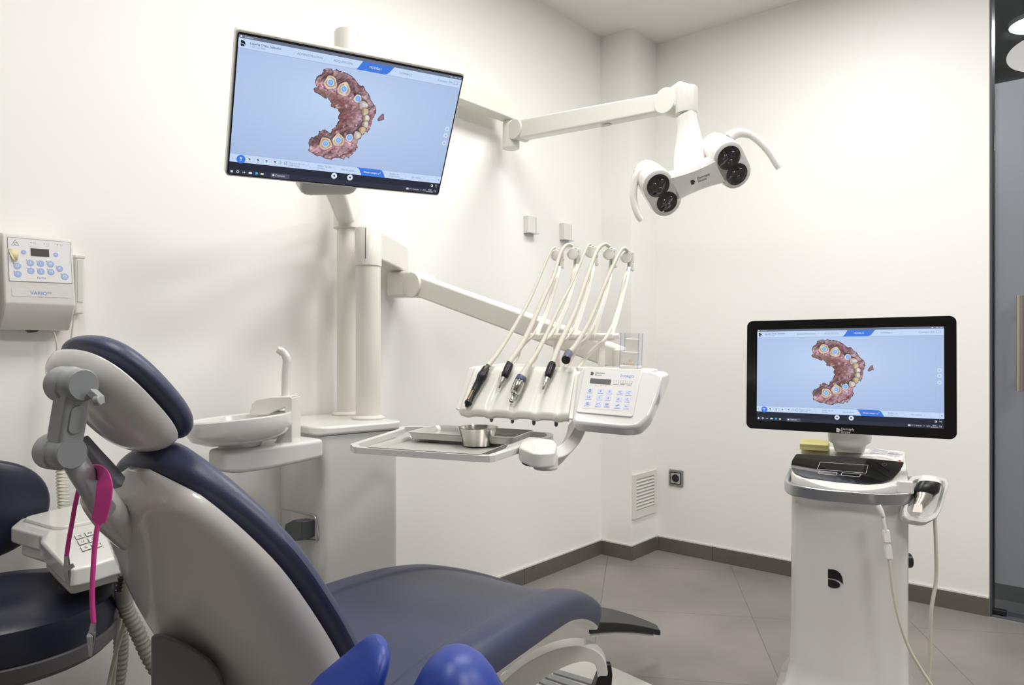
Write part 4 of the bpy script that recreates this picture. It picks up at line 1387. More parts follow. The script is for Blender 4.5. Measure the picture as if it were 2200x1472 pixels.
# ---------------------------------------------------------------- trays, bowl, bur box
def tray(name, label, corners, z, depth, group):
    q = [atz(x, y, z) for x, y in corners]
    c = sum(q, Vector()) / 4
    def sc(k, zz): return [Vector((c.x + (p.x - c.x) * k, c.y + (p.y - c.y) * k, zz)) for p in q]
    def rnd(p): return [Vector((a, b, p[0].z)) for a, b in roundpoly([(v.x, v.y) for v in p], 0.014, 4)]
    mb = MB()
    mb.loft([rnd(sc(0.93, z - depth)), rnd(sc(0.97, z - 0.002)), rnd(sc(1.0, z)), rnd(sc(1.005, z + 0.001)), rnd(sc(0.985, z + 0.0012)), rnd(sc(0.96, z - 0.001)), rnd(sc(0.92, z - depth + 0.0012))])
    o = mb.build(name, TRAYM, bevel=0.0)
    return tag(o, label, 'tray', group)


tray('instrument_tray', 'shallow steel tray carrying the round bowl, nearer of the two trays', ((786, 961), (1032, 977), (1100, 951), (880, 935)), TZ + 0.008, 0.012, 'steel trays on the tray rail')
tray('instrument_tray', 'empty raised-rim steel tray at the far side of the tray rail', ((872, 929), (1102, 942), (1148, 925), (936, 913)), TZ + 0.022, 0.016, 'steel trays on the tray rail')
bz = TZ - 0.001
bq = atz(1026, 958, bz)
mb = MB(Matrix.Translation((bq.x, bq.y, bz)))
mb.lathe([(0.030, 0.0), (0.034, 0.002), (0.041, 0.028), (0.047, 0.043), (0.0505, 0.0445), (0.0505, 0.0455), (0.0475, 0.0455), (0.0465, 0.043), (0.040, 0.026), (0.033, 0.0035), (0.001, 0.002)], n=64)
tag(mb.build('steel_bowl', STEEL), 'small polished round steel bowl standing on the nearer tray', 'bowl')

zt_ = 0.127
bl0 = MCi @ P(1330, 777, 1.86)
MBX = MC @ T(bl0.x, bl0.y, zt_ + 0.0005)
wx, wy, wz = 0.050, 0.055, 0.092
box = thing('bur_dispenser', 'small clear plastic dispenser box on the instrument table lid', 'box', (MBX @ Vector((wx / 2, wy / 2, 0))))
t_ = 0.002
mb = MB(MBX)
for c, s in (((wx / 2, t_ / 2, wz / 2), (wx - 0.006, t_, wz)), ((wx / 2, wy - t_ / 2, wz / 2), (wx - 0.006, t_, wz)), ((t_ / 2, wy / 2, wz / 2), (t_, wy - 0.006, wz)), ((wx - t_ / 2, wy / 2, wz / 2), (t_, wy - 0.006, wz))):
    mb.box(c, s)
mb.build('clear_wall', ACRYL, box, flat=True)
mb = MB(MBX)
for x in (0.0015, wx - 0.0015):
    for y in (0.0015, wy - 0.0015):
        mb.box((x, y, wz / 2), (0.003, 0.003, wz))
mb.build('clear_edge', ACRYE, box, flat=True)
mb = MB(MBX)
mb.box((wx / 2, wy / 2, 0.004), (wx - 0.001, wy - 0.001, 0.008)); mb.build('base', WHITE, box, bevel=0.002)
mb = MB(MBX)
mb.box((wx / 2, wy * 0.55, 0.028), (wx * 0.78, wy * 0.6, 0.03)); mb.box((wx / 2, wy * 0.78, 0.055), (wx * 0.74, 0.003, 0.045))
mb.build('inner_block', CREAM, box, bevel=0.002)
mb = MB(MBX); mb.box((wx / 2, wy * 0.22, 0.013), (0.022, 0.010, 0.007)); mb.cyl((wx * 0.55, wy * 0.2, 0.014), (wx * 0.55, wy * 0.2, 0.024), 0.003)
mb.build('slide', mat('beige_slide', (214, 200, 172), 0.5), box, bevel=0.001)

# ---------------------------------------------------------------- treatment chair (x to its right, y towards the feet)
CH = (-1.0545, 0.4176, 0.0)
CRZ = math.atan2(0.168, 0.986)
chair = thing('dental_chair', 'reclined treatment chair in navy vinyl with white shells and a grey headrest joint', 'dental chair', CH, CRZ)
CM = ROOTM[chair.name]


def lerp(tab, x):
    for i in range(len(tab) - 1):
        a, b = tab[i], tab[i + 1]
        if x <= b[0]:
            t = (x - a[0]) / (b[0] - a[0])
            return [p + (q - p) * t for p, q in zip(a[1:], b[1:])]
    return list(tab[-1][1:])


def sect(hw, tf, tb, n=28, e=2.6):
    out = []
    for k in range(n):
        a = 2 * PI * k / n
        c, s = math.cos(a), math.sin(a)
        x = hw * math.copysign(abs(c) ** (2 / e), c)
        z = math.copysign(abs(s) ** (2 / e), s)
        out.append((x, z * (tf if s > 0 else tb)))
    return out


def padloft(mb, spine, e=2.6, mi=0, off=0.0, n=32):
    """spine rows: (y, z, half width, front thickness, back thickness); section normal turned with the spine"""
    loops = []
    m = len(spine)
    for i, (y, z, hw, tf, tb) in enumerate(spine):
        a = spine[max(i - 1, 0)]; b = spine[min(i + 1, m - 1)]
        t = Vector((0, b[0] - a[0], b[1] - a[1])).normalized()
        nrm = Vector((0, t.z, -t.y))
        c = Vector((0, y, z)) + nrm * off
        loops.append([c + Vector((x, 0, 0)) + nrm * q for x, q in sect(hw, tf, tb, n, e)])
    mb.loft(loops, mi)


def ellspine(c, h, hl, hw, tf, tb, p=2.4, n=15):
    rows = []
    for i in range(n):
        s = math.sin(-PI / 2 + PI * i / (n - 1)) * 0.9995
        k = max(0.02, (1 - abs(s) ** p) ** (1 / p))
        k2 = max(0.05, (1 - abs(s) ** 5) ** (1 / 2))
        rows.append((c[0] + h[0] * hl * s, c[1] + h[1] * hl * s, hw * k, tf * k2, tb * k2))
    return rows


ht = math.radians(43)
hdir = (-math.sin(ht), math.cos(ht))
hcen = (-0.004, 1.040)
mb = MB(CM); padloft(mb, ellspine(hcen, hdir, 0.098, 0.094, 0.029, 0.016), off=0.004, e=2.3); mb.build('headrest_cushion', NAVY, chair, sub=1)
mb = MB(CM); padloft(mb, ellspine((hcen[0] - 0.004, hcen[1] + 0.002), hdir, 0.0925, 0.0885, 0.004, 0.040, p=2.7), off=-0.013, e=2.2); mb.build('headrest_shell', SHELL, chair, sub=1)
# joint of two grey barrels and a link
JU, JD = CM.inverted() @ P(180, 828, 0.872), CM.inverted() @ P(155, 975, 0.880)
for j in (JU, JD):
    mb = MB(CM)
    mb.tube([j + Vector((q, 0, 0)) for q in (-0.054, -0.049, -0.026, -0.024, -0.016, -0.003, 0.0)], [0.019, 0.0225, 0.0225, 0.0205, 0.0202, 0.0202, 0.0185], 36)
    o = mb.build('headrest_joint', GREY, chair, ang=30)
    mb = MB(CM); mb.cyl(j + Vector((-0.0005, 0, 0)), j + Vector((0.0008, 0, 0)), 0.0180, n=36); mb.build('joint_cap', mat('grey_cap', (140, 144, 146), 0.3), o)
lv = Vector((-0.021, 0, 0))
mb = MB(CM)
mb.sweep([JU + lv, (JU + JD) / 2 + lv, JD + lv], 0.034, 0.030, up=(0, -1, 0.1)); lk = mb.build('headrest_link', GREY, chair, bevel=0.005)
lc = (JU + JD) / 2 + lv + Vector((0.0175, 0, 0))
lu = (JU - JD).normalized()
mb = MB(CM @ frame(lc, lu, Vector((0, -1, 0))))
zs_ = 1 if (CM @ frame(lc, lu, Vector((0, -1, 0)))).col[2].to_3d().dot(CP - CM @ lc) > 0 else -1
mb.prism(rrect(0.036, 0.017, 0.0084, 7), 0.0, zs_ * 0.002); mb.build('link_inset', GREY, lk, bevel=0.0008)
rl = [P(196, 842, 0.875), P(212, 856, 0.872), P(212, 868, 0.872)]
mb = MB(); mb.sweep(rl, 0.010, 0.012, up=-FV); mb.cyl(P(203, 862, 0.868), P(217, 860, 0.868), 0.0062, n=20); mb.build('release_lever', GREY, chair, bevel=0.002)
mb = MB(); mb.tube(cr([P(158, 985, 0.905), P(172, 1010, 0.91), P(192, 1042, 0.925), P(214, 1080, 0.945), P(226, 1100, 0.955)], 5), 0.0175, 20, flat=0.75, up=RV); mb.build('headrest_rod', SILVER, chair)
mb = MB(); mb.sweep(cr([P(172, 945, 0.955), P(205, 982, 0.965), P(238, 1018, 0.985), P(256, 1040, 0.998)], 4), 0.016, 0.020, up=FV); mb.build('rod_bracket', mat('slate_plastic', (122, 126, 134), 0.4), chair, bevel=0.004)
mb = MB(); mb.tube(cr([P(208, 1064, 0.955), P(220, 1084, 0.972), P(246, 1118, 1.03), P(292, 1160, 1.14)], 5), [0.0195, 0.021, 0.0212, 0.0215, 0.022, 0.0222, 0.0224, 0.0226, 0.0228, 0.023, 0.0232, 0.0234, 0.024, 0.024, 0.024, 0.024], 28); mb.build('rod_collar', SHELL, chair)
# backrest
BS = [(0.355, 0.42, 0.175), (0.300, 0.50, 0.205), (0.238, 0.60, 0.230), (0.180, 0.70, 0.236), (0.124, 0.80, 0.216), (0.092, 0.855, 0.185), (0.065, 0.90, 0.142), (0.047, 0.93, 0.098), (0.036, 0.948, 0.056), (0.031, 0.957, 0.022)]
BSf = [Vector(p) for p in BS]
fine = cr(BSf, 4)
m = len(fine)
rows = []
for i, p in enumerate(fine):
    k = min(1, 0.25 + i / 3) * min(1, 0.3 + (m - 1 - i) / 6)
    rows.append((p.x, p.y, p.z, 0.034 * k, 0.024 * k))
mb = MB(CM); padloft(mb, rows, e=2.5); mb.build('backrest_cushion', NAVY, chair)
rows = []
for i, p in enumerate(fine):
    if p.y < 0.545 or p.y > 0.951: continue
    u = (p.y - 0.545) / (0.955 - 0.545)
    k = min(1, 0.35 + (1 - u) * 6) * min(1, 0.75 + u * 3)
    e_ = max(0.12, min(1.0, (1.01 - u) / 0.10)) ** 0.5
    rows.append((p.x, p.y - 0.004 * u, max(0.012, (p.z * 0.965 - 0.006 * u) * e_), 0.006 * e_, (0.070 - 0.038 * u) * k * e_))
mb = MB(CM); padloft(mb, rows, e=2.35, off=-0.023); mb.build('backrest_shell', SHELL, chair)
hp = [(324, 1366), (348, 1367), (378, 1378), (415, 1398), (447, 1420), (466, 1446), (476, 1480), (480, 1530), (480, 1640), (324, 1640)]
mb = MB(); mb.loft([[P(x, y, 1.065) for x, y in hp], [P(x + 6, y - 4, 1.09) for x, y in hp], [P(x + 10, y, 1.30) for x, y in hp]]); mb.build('backrest_hinge_cover', mat('hinge_cover_grey', (112, 114, 115), 0.45), chair, bevel=0.004)
# seat and leg rest: one cushion with raised bolsters
SEAT = [(0.30, 0.495, 0.20), (0.335, 0.53, 0.245), (0.42, 0.555, 0.262), (0.55, 0.562, 0.268), (0.68, 0.560, 0.266), (0.80, 0.552, 0.258), (0.92, 0.534, 0.242), (1.02, 0.505, 0.222), (1.12, 0.468, 0.198), (1.22, 0.424, 0.172), (1.29, 0.388, 0.155), (1.335, 0.362, 0.142), (1.350, 0.350, 0.132)]
XS = [(-1, -.15), (-1.0, .35), (-.985, .7), (-.94, .92), (-.86, 1.0), (-.76, .99), (-.71, .95), (-.69, .86), (-.66, .83), (-.40, .76), (0, .74), (.40, .76), (.66, .83), (.69, .86), (.71, .95), (.76, .99), (.86, 1.0), (.94, .92), (.985, .7), (1.0, .35), (1, -.15), (.97, -.3), (0, -.3), (-.97, -.3)]
sf = cr([Vector(p) for p in SEAT], 3)
loops = []
for i, p in enumerate(sf):
    th = 0.058 * min(1, 0.5 + (len(sf) - 1 - i) / 4) * min(1, 0.4 + i / 4)
    t = (sf[min(i + 1, len(sf) - 1)] - sf[max(i - 1, 0)]); t = Vector((0, t.x, t.y)).normalized(); nr = Vector((0, -t.z, t.y))
    dip = 0.55 + 0.45 * min(1, i / 10)
    loops.append([Vector((x * p.z, p.x, p.y)) + nr * th * ((zz - 1) if zz < 0.7 or abs(x) > .62 else (zz - 1) * dip) for x, zz in XS])
mb = MB(CM); mb.loft(loops); mb.build('seat_cushion', NAVY, chair, sub=1)
loops = []
for i, p in enumerate(sf):
    if i < 4 or i > len(sf) - 2: continue
    t = (sf[min(i + 1, len(sf) - 1)] - sf[max(i - 1, 0)]); t = Vector((0, t.x, t.y)).normalized(); nr = Vector((0, -t.z, t.y))
    c = Vector((0, p.x, p.y)) - nr * 0.062
    loops.append([c + Vector((x * p.z, 0, 0)) + nr * q for x, q in ((-.97, 0.0), (.97, 0.0), (.985, -.004), (.965, -.010), (.80, -.015), (-.80, -.015), (-.965, -.010), (-.985, -.004))])
mb = MB(CM); mb.loft(loops); mb.build('seat_frame', WHITE, chair, bevel=0.003)
# black foot rest at the end of the leg rest
a = [P(1258, 1338, 2.08), P(1266, 1299, 2.30), P(1412, 1343, 2.50), P(1419, 1354, 2.32)]
b = [p - ZV * 0.034 for p in a[:2]] + [p - ZV * 0.016 for p in a[2:]]
mb = MB()
def md(u, k): return a[0] * (1 - u) * (1 - k) + a[1] * (1 - u) * k + a[2] * u * k + a[3] * u * (1 - k)
mb.loft([[md(u, 0) + ZV * (0.010 * math.sin(u * PI)), md(u, 1) + ZV * (0.010 * math.sin(u * PI)), md(u, 1) - ZV * (0.036 - 0.018 * u - 0.010 * math.sin(u * PI)), md(u, 0) - ZV * (0.036 - 0.018 * u - 0.010 * math.sin(u * PI))] for u in (0.04, 0.2, 0.4, 0.6, 0.8, 0.95, 1.0)])
mb.build('foot_rest', BLACK, chair, bevel=0.004)
mb = MB()
mb.loft([[md(u, 0.06) - ZV * (0.036 - 0.018 * u - 0.010 * math.sin(u * PI) + 0.001), md(u, .95) - ZV * (0.036 - 0.018 * u - 0.01 * math.sin(u * PI) + 0.001), md(u, .95) - ZV * (0.048 - 0.024 * u), md(u, 0.06) - ZV * (0.048 - 0.024 * u - 0.008 * math.sin(u * PI))] for u in (0.05, 0.3, 0.6, 0.9)])
mb.build('foot_rest_tray', PALE, chair, bevel=0.003)
mb = MB(CM); mb.loft([[(x * w, y0 + (y + 1) / 2 * (y1 - y0), z) for x, y in ((-1, -1), (1, -1), (1, 1), (-1, 1))] for z, w, y0, y1 in ((0.06, 0.09, 0.30, 0.70), (0.25, 0.075, 0.34, 0.66), (0.47, 0.085, 0.34, 0.72))])
mb.build('pedestal', PALE, chair, bevel=0.02)
mb = MB(CM); mb.prism(roundpoly([(-0.2, 0.15), (0.2, 0.15), (0.24, 0.7), (0.18, 1.05), (-0.18, 1.05), (-0.24, 0.7)], 0.08), 0.0, 0.06); mb.build('floor_plate', WHITE, chair, bevel=0.015)

# pink napkin holder slung over the headrest rod
nk = thing('napkin_holder', 'pink silicone napkin strap with metal clips slung over the chair headrest rod', 'napkin holder', P(205, 1040, 0.93))
band = cr([P(196, 1016, 0.952), P(206, 1013, 0.930), P(218, 1020, 0.912), P(224, 1040, 0.902), P(223, 1068, 0.900), P(217, 1100, 0.900), P(210, 1128, 0.900)], 5)
n = len(band)
mb = MB(); mb.sweep(band, [0.017 + 0.004 * math.sin(PI * k / n) - (0.010 if k > n - 3 else 0) for k in range(n)], 0.0025, up=(FV * -1)); mb.build('strap', PINK, nk, bevel=0.0008)
MB().tube(cr([P(210, 1126, 0.900), P(204, 1170, 0.900), P(200, 1225, 0.900), P(198, 1280, 0.900), P(201, 1338, 0.900)], 6), 0.0030, 10).build('cord', PINK, nk)
MB().tube(cr([P(198, 1015, 0.955), P(184, 1026, 0.962), P(172, 1044, 0.965), P(162, 1082, 0.965), P(155, 1122, 0.965), P(148, 1160, 0.965), P(143, 1194, 0.965)], 6), 0.0030, 10).build('cord', PINK, nk)
for pts, d in (((201, 1338), (198, 1358), (195, 1410), (189, 1362)), 0.900), (((143, 1194), (144, 1216), (147, 1260), (159, 1214)), 0.965):
    p0, p1, p2, p3 = [P(x, y, d) for x, y in pts]
    mb = MB()
    mb.sweep([p0 - ZV * 0.0, p0 + (p1 - p0) * 0.8, p1], [0.005, 0.006, 0.007], [0.004, 0.005, 0.006], up=-FV)
    mb.sweep([p1, p1 + (p2 - p1) * 0.45, p2], [0.009, 0.008, 0.003], [0.003, 0.003, 0.002], up=-FV)
    mb.sweep([p3, p1 + (p2 - p1) * 0.15 - FV * 0.004, p2 - FV * 0.001], [0.006, 0.008, 0.003], [0.0015, 0.002, 0.0015], up=-FV)
    mb.build('clip', CHROME, nk, bevel=0.0005)

# ---------------------------------------------------------------- assistant element with suction hoses
AZ = 0.70
ap = [atz(x, y, AZ) for x, y in ((22, 1132), (44, 1114), (120, 1098), (200, 1084), (330, 1120), (300, 1185), (238, 1200), (200, 1212), (160, 1221), (146, 1221), (112, 1190), (86, 1163), (88, 1150))]
ast = thing('assistant_element', 'white assistant panel with six outlined keys behind the chair backrest', 'assistant panel', sum(ap, Vector()) / len(ap))
mb = MB(); mb.prism(roundpoly([(q.x, q.y) for q in ap], 0.012, 4), AZ - 0.036, AZ); mb.build('body', GLOSS, ast, bevel=0.006)
mb = MB(); c0 = sum(ap, Vector()) / len(ap); mb.prism(roundpoly([(c0.x + (q.x - c0.x) * 0.82, c0.y + (q.y - c0.y) * 0.82) for q in ap], 0.012, 4), AZ - 0.062, AZ - 0.034); mb.build('underside', PALE, ast, bevel=0.008)
lid = [atz(x, y, AZ) for x, y in ((52, 1121), (60, 1116), (150, 1094), (215, 1084), (240, 1112), (215, 1122), (140, 1138), (112, 1138))]
mb = MB(); mb.prism(roundpoly([(q.x, q.y) for q in lid], 0.01, 4), AZ - 0.001, AZ + 0.008); mb.build('lid', WHITE, ast, bevel=0.003)
KQ = [atz(x, y, AZ + 0.001) for x, y in ((157, 1150), (200, 1137), (222, 1176), (177, 1186))]
kx_ = KQ[1] - KQ[0]; ky_ = KQ[0] - KQ[3]
MKa = frame(KQ[0], kx_, ky_)
g6 = ('S', '0', FLUSH, BELL, CHIP, 'Fn')
for r in range(3):
    for c_ in range(2):
        u, v = 0.25 + 0.5 * c_, 1 / 6 + r / 3
        p = KQ[0] * (1 - u) * (1 - v) + KQ[1] * u * (1 - v) + KQ[2] * u * v + KQ[3] * (1 - u) * v
        ku, kv = kx_.normalized(), ky_.normalized(); kn_ = ku.cross(kv).normalized()
        MKq = Matrix(((ku.x, kv.x, kn_.x, p.x), (ku.y, kv.y, kn_.y, p.y), (ku.z, kv.z, kn_.z, p.z), (0, 0, 0, 1)))
        w, h = kx_.length * 0.43, ky_.length * 0.26
        mb = MB(MKq)
        mb.prism(rrect(w, h, 0.002, 3), 0.0, 0.0004, 0); mb.prism(rrect(w - 0.0014, h - 0.0014, 0.0016, 3), 0.0, 0.0006, 1)
        g = g6[r * 2 + c_]
        if isinstance(g, str):
            mb.text(g, h * 0.62, (0, 0, 0.0008), mi=0)
        else:
            for pl_ in g:
                for i in range(len(pl_) - 1):
                    a_, b_ = Vector((pl_[i][0] * w * .3, pl_[i][1] * h * .5)), Vector((pl_[i + 1][0] * w * .3, pl_[i + 1][1] * h * .5))
                    d = (b_ - a_); nn = Vector((-d.y, d.x)).normalized() * 0.0005
                    mb.poly([(*(a_ + nn), .0008), (*(b_ + nn), .0008), (*(b_ - nn), .0008), (*(a_ - nn), .0008)], 0)
        mb.build('key', [INK, WHITE], ast, flat=True)
mb = MB(); mb.sweep(cr([atz(270, 1165, AZ - 0.05), Vector((-1.52, 0.80, 0.56)), Vector((-1.66, 1.0, 0.46)), Vector((-1.84, 1.22, 0.44))], 5), 0.05, 0.04); mb.build('support_arm', WHITE, ast, bevel=0.006)


def hose(pts, r, name, parent, m, corr=0.0, pitch=0.006):
    c = cr([P(*p) for p in pts], 24 if corr else 8)
    if corr:
        L = 0; rs = []
        for i, p in enumerate(c):
            if i: L += (c[i] - c[i - 1]).length
            rs.append(r + corr * (1 if int(L / pitch) % 2 else -1) * 0.5)
    else:
        rs = r
    return MB().tube(c, rs, 14).build(name, m, parent, ang=60)


hose([(226, 1195, 1.52), (240, 1250, 1.58), (252, 1310, 1.63), (260, 1370, 1.66), (258, 1430, 1.67), (248, 1500, 1.67), (240, 1600, 1.66)], 0.0155, 'suction_hose', ast, HOSED, 0.002)
hose([(262, 1205, 1.42), (266, 1290, 1.50), (292, 1350, 1.53), (322, 1415, 1.55), (362, 1480, 1.56), (420, 1560, 1.6)], 0.0150, 'suction_hose', ast, HOSED, 0.002)
hose([(290, 1240, 1.50), (282, 1290, 1.52), (266, 1345, 1.55), (250, 1400, 1.58), (238, 1450, 1.60), (226, 1510, 1.60)], 0.0045, 'tube', ast, HOSE)
hose([(272, 1220, 1.50), (264, 1290, 1.54), (254, 1370, 1.59), (246, 1440, 1.61), (240, 1510, 1.61)], 0.0040, 'tube', ast, HOSE)
hose([(262, 1236, 1.34), (258, 1252, 1.34), (255, 1270, 1.34)], 0.0055, 'strain_relief', ast, BLACK, 0.002, 0.004)

# ---------------------------------------------------------------- operator stool at the left edge
so = P(8, 1300, 1.43); so.z = 0
stool = thing('stool', 'dark navy round stool with a grey rim and curved backrest at the left edge', 'stool', so)
mb = MB(Matrix.Translation(so))
mb.lathe([(0.10, 0.515), (0.180, 0.520), (0.196, 0.535), (0.199, 0.565), (0.194, 0.595), (0.175, 0.612), (0.12, 0.617), (0.06, 0.610), (0.001, 0.606)], n=64); mb.build('seat', DNAVY, stool)
mb = MB(Matrix.Translation(so)); mb.lathe([(0.12, 0.490), (0.186, 0.494), (0.1975, 0.505), (0.199, 0.530), (0.193, 0.534)], n=64); mb.build('seat_rim', mat('stool_rim', (88, 88, 90), 0.45), stool)
bk = P(-48, 1098, 1.66)
mb = MB(frame(bk, Vector((0.12, 0.99, 0)), ZV))
loops = []
for i in range(13):
    s = math.sin(-PI / 2 + PI * i / 12) * 0.999
    k = max(0.03, (1 - abs(s) ** 2.05) ** (1 / 2.05))
    loops.append([(x, 0.118 * s, q * max(0.2, k ** 0.5) - 1.2 * x * x) for x, q in sect(0.150 * k, 0.026, 0.022, 28, 2.6)])
mb.loft(loops); mb.build('backrest', DNAVY, stool, sub=1)
bx_ = Vector((bk.x, bk.y, 0))
mb = MB(); mb.sweep(cr([Vector((so.x, so.y, 0.49)), Vector((so.x * .5 + bx_.x * .5, so.y * .5 + bx_.y * .5, 0.488)), bx_ + Vector((-0.03, 0, 0.55)), bx_ + Vector((-0.03, 0, 0.74))], 5), 0.05, 0.012, up=ZV); mb.build('back_bracket', GREY, stool)
mb = MB(Matrix.Translation(so)); mb.lathe([(0.026, 0.09), (0.026, 0.30), (0.014, 0.305), (0.014, 0.49)], n=24); mb.build('gas_lift', CHROME, stool)
for k in range(5):
    a = k * 2 * PI / 5 + 0.3
    e = so + Vector((math.cos(a) * 0.22, math.sin(a) * 0.22, 0))
    MB().sweep([so + ZV * 0.095, e + ZV * 0.075], [0.045, 0.03], [0.03, 0.02]).build('base_leg', CHROME, stool, bevel=0.004)
    u_ = Vector((-math.sin(a), math.cos(a), 0)) * 0.012
    MB().cyl(e + ZV * 0.0265 - u_, e + ZV * 0.0265 + u_, 0.0265, n=24).build('caster', BLACK, stool, bevel=0.003)

# ---------------------------------------------------------------- royal blue split saddle stool in the foreground
sc_ = P(900, 1700, 0.86)
sd2 = thing('saddle_stool', 'royal blue split saddle stool whose two lobes rise into the bottom of the view', 'stool', (sc_.x, sc_.y, 0))
rows = [((985, 1720, 0.80), 0.085, 0.07), ((985, 1660, 0.80), 0.082, 0.075), ((985, 1600, 0.80), 0.075, 0.075), ((984, 1540, 0.80), 0.064, 0.070), ((983, 1490, 0.80), 0.0535, 0.062), ((982, 1450, 0.80), 0.0425, 0.052), ((981, 1422, 0.80), 0.032, 0.040), ((980, 1404, 0.80), 0.020, 0.027), ((980, 1396, 0.80), 0.009, 0.012)]
def lobe(rows, u, v, n=30):
    return [[P(*c) + u * (w * math.cos(2 * PI * k / n)) + v * (t * math.sin(2 * PI * k / n)) for k in range(n)] for c, w, t in rows]
mb = MB(); mb.loft(lobe(rows, RV, FV)); mb.build('seat_lobe', ROYAL, sd2)
rows = [((690, 1690, 0.84), 0.07, 0.085), ((712, 1570, 0.84), 0.050, 0.08), ((742, 1505, 0.84), 0.037, 0.075), ((765, 1468, 0.84), 0.029, 0.065), ((792, 1428, 0.84), 0.0205, 0.055), ((808, 1402, 0.84), 0.0155, 0.045), ((816, 1386, 0.84), 0.0120, 0.033), ((820, 1376, 0.84), 0.0065, 0.018)]
ru = (RV * 0.86 + ZV * 0.5).normalized()
mb = MB(); mb.loft(lobe(rows, (RV * 0.93 - ZV * 0.37).normalized(), (FV * 0.9 - RV * 0.3).normalized())); mb.build('seat_lobe', ROYAL, sd2)
base = Vector((sc_.x, sc_.y, 0))
mb = MB(Matrix.Translation(base)); mb.lathe([(0.12, 0.535), (0.12, 0.56), (0.02, 0.562)], n=40); mb.build('seat_plate', BLACK, sd2)
mb = MB(Matrix.Translation(base)); mb.lathe([(0.028, 0.08), (0.028, 0.30), (0.015, 0.31), (0.015, 0.54)], n=24); mb.build('gas_lift', CHROME, sd2)
for k in range(5):
    a = k * 2 * PI / 5
    e = base + Vector((math.cos(a) * 0.22, math.sin(a) * 0.22, 0))
    MB().sweep([base + ZV * 0.09, e + ZV * 0.07], [0.045, 0.03], [0.03, 0.02]).build('base_leg', BLACK, sd2, bevel=0.004)
    u_ = Vector((-math.sin(a), math.cos(a), 0)) * 0.012
    MB().cyl(e + ZV * 0.0265 - u_, e + ZV * 0.0265 + u_, 0.0265, n=24).build('caster', BLACK, sd2, bevel=0.003)

# ---------------------------------------------------------------- foot control on the floor
fc = atz(1240, 1500, 0.05)
foot_c = thing('foot_control', 'white floor foot control with a broad arched handle and black end socket', 'foot control', (fc.x, fc.y, 0))
pl_ = [atz(x, y, 0.04) for x, y in ((1040, 1505), (1080, 1440), (1180, 1405), (1300, 1425), (1330, 1437), (1425, 1480), (1400, 1560), (1250, 1600), (1080, 1580))]
mb = MB(); mb.prism(roundpoly([(q.x, q.y) for q in pl_], 0.03, 5), 0.004, 0.04); mb.build('base_plate', WHITE, foot_c, bevel=0.008)
for k in range(4):
    q0 = atz(1085 + 36 * k, 1452 - 9 * k + (6 * k if k > 1 else 0), 0.043); q1 = atz(1170 + 40 * k, 1490 - 6 * k, 0.043)
    MB().sweep([q0, q1], 0.03, 0.006, up=ZV).build('tread_strip', GREY, foot_c, bevel=0.002)
dA = 2.14
cpts = [(1050, 1500), (1085, 1462), (1125, 1428), (1170, 1403), (1212, 1389), (1245, 1386), (1272, 1393), (1290, 1408), (1298, 1428), (1300, 1448)]
c = cr([P(x, y, dA + 0.0 * i) for i, (x, y) in enumerate(cpts)], 5)
# band of the arch: wide across the view depth, thin in the plane of the arch
n = len(c)
mb = MB(); mb.sweep([p for p in c], [0.06] * n, [0.050 - 0.024 * max(0, (k / n - 0.55) / 0.45) for k in range(n)], up=-FV * 0.12 + ZV) if False else None
loops = []
for i, p in enumerate(c):
    t = (c[min(i + 1, n - 1)] - c[max(i - 1, 0)]).normalized()
    inn = t.cross(FV).normalized()
    if inn.z > 0: inn = -inn
    if i > n * 0.62:
        inn = (t.cross(FV)).normalized(); inn = inn if inn.dot(P(1200, 1470, dA) - p) > 0 else -inn
    wd = 0.078 - 0.052 * min(1, i / (n * 0.8))
    loops.append([p - FV * 0.022 - inn * 0.006, p + FV * 0.03 - inn * 0.010, p + FV * 0.03 + inn * wd * 0.7, p - FV * 0.022 + inn * wd])
mb = MB(); mb.loft(loops); mb.build('arch_handle', WHITE, foot_c, bevel=0.007, seg=4)
loops = []
for q, w, t in (((1305, 1424), 0.014, 0.012), ((1303, 1445), 0.022, 0.022), ((1294, 1490), 0.03, 0.03), ((1284, 1530), 0.034, 0.034), ((1280, 1590), 0.034, 0.034)):
    p = P(q[0], q[1], dA)
    loops.append([p + RV * (-w * 1.2) + FV * t, p + RV * w * 0.7 + FV * t, p + RV * w * 0.7 - FV * t, p + RV * (-w * 1.2) - FV * t])
mb = MB(); mb.loft(loops); mb.build('end_socket', BLACK, foot_c, bevel=0.004)

# ---------------------------------------------------------------- intraoral scanner cart
t1 = (1697 - 1100) / FPX
o2 = 2.08 * (FV + RV * t1)
CO = (o2.x, o2.y, 0.0)
CR = 0.232
cart = thing('scanner_cart', 'white scanner cart with a wide black-framed display on top and a satin grip bar', 'scanner cart', CO, CR)
KM = ROOTM[cart.name]
KI = KM.inverted()
CW_, CD_ = 0.302, 0.25


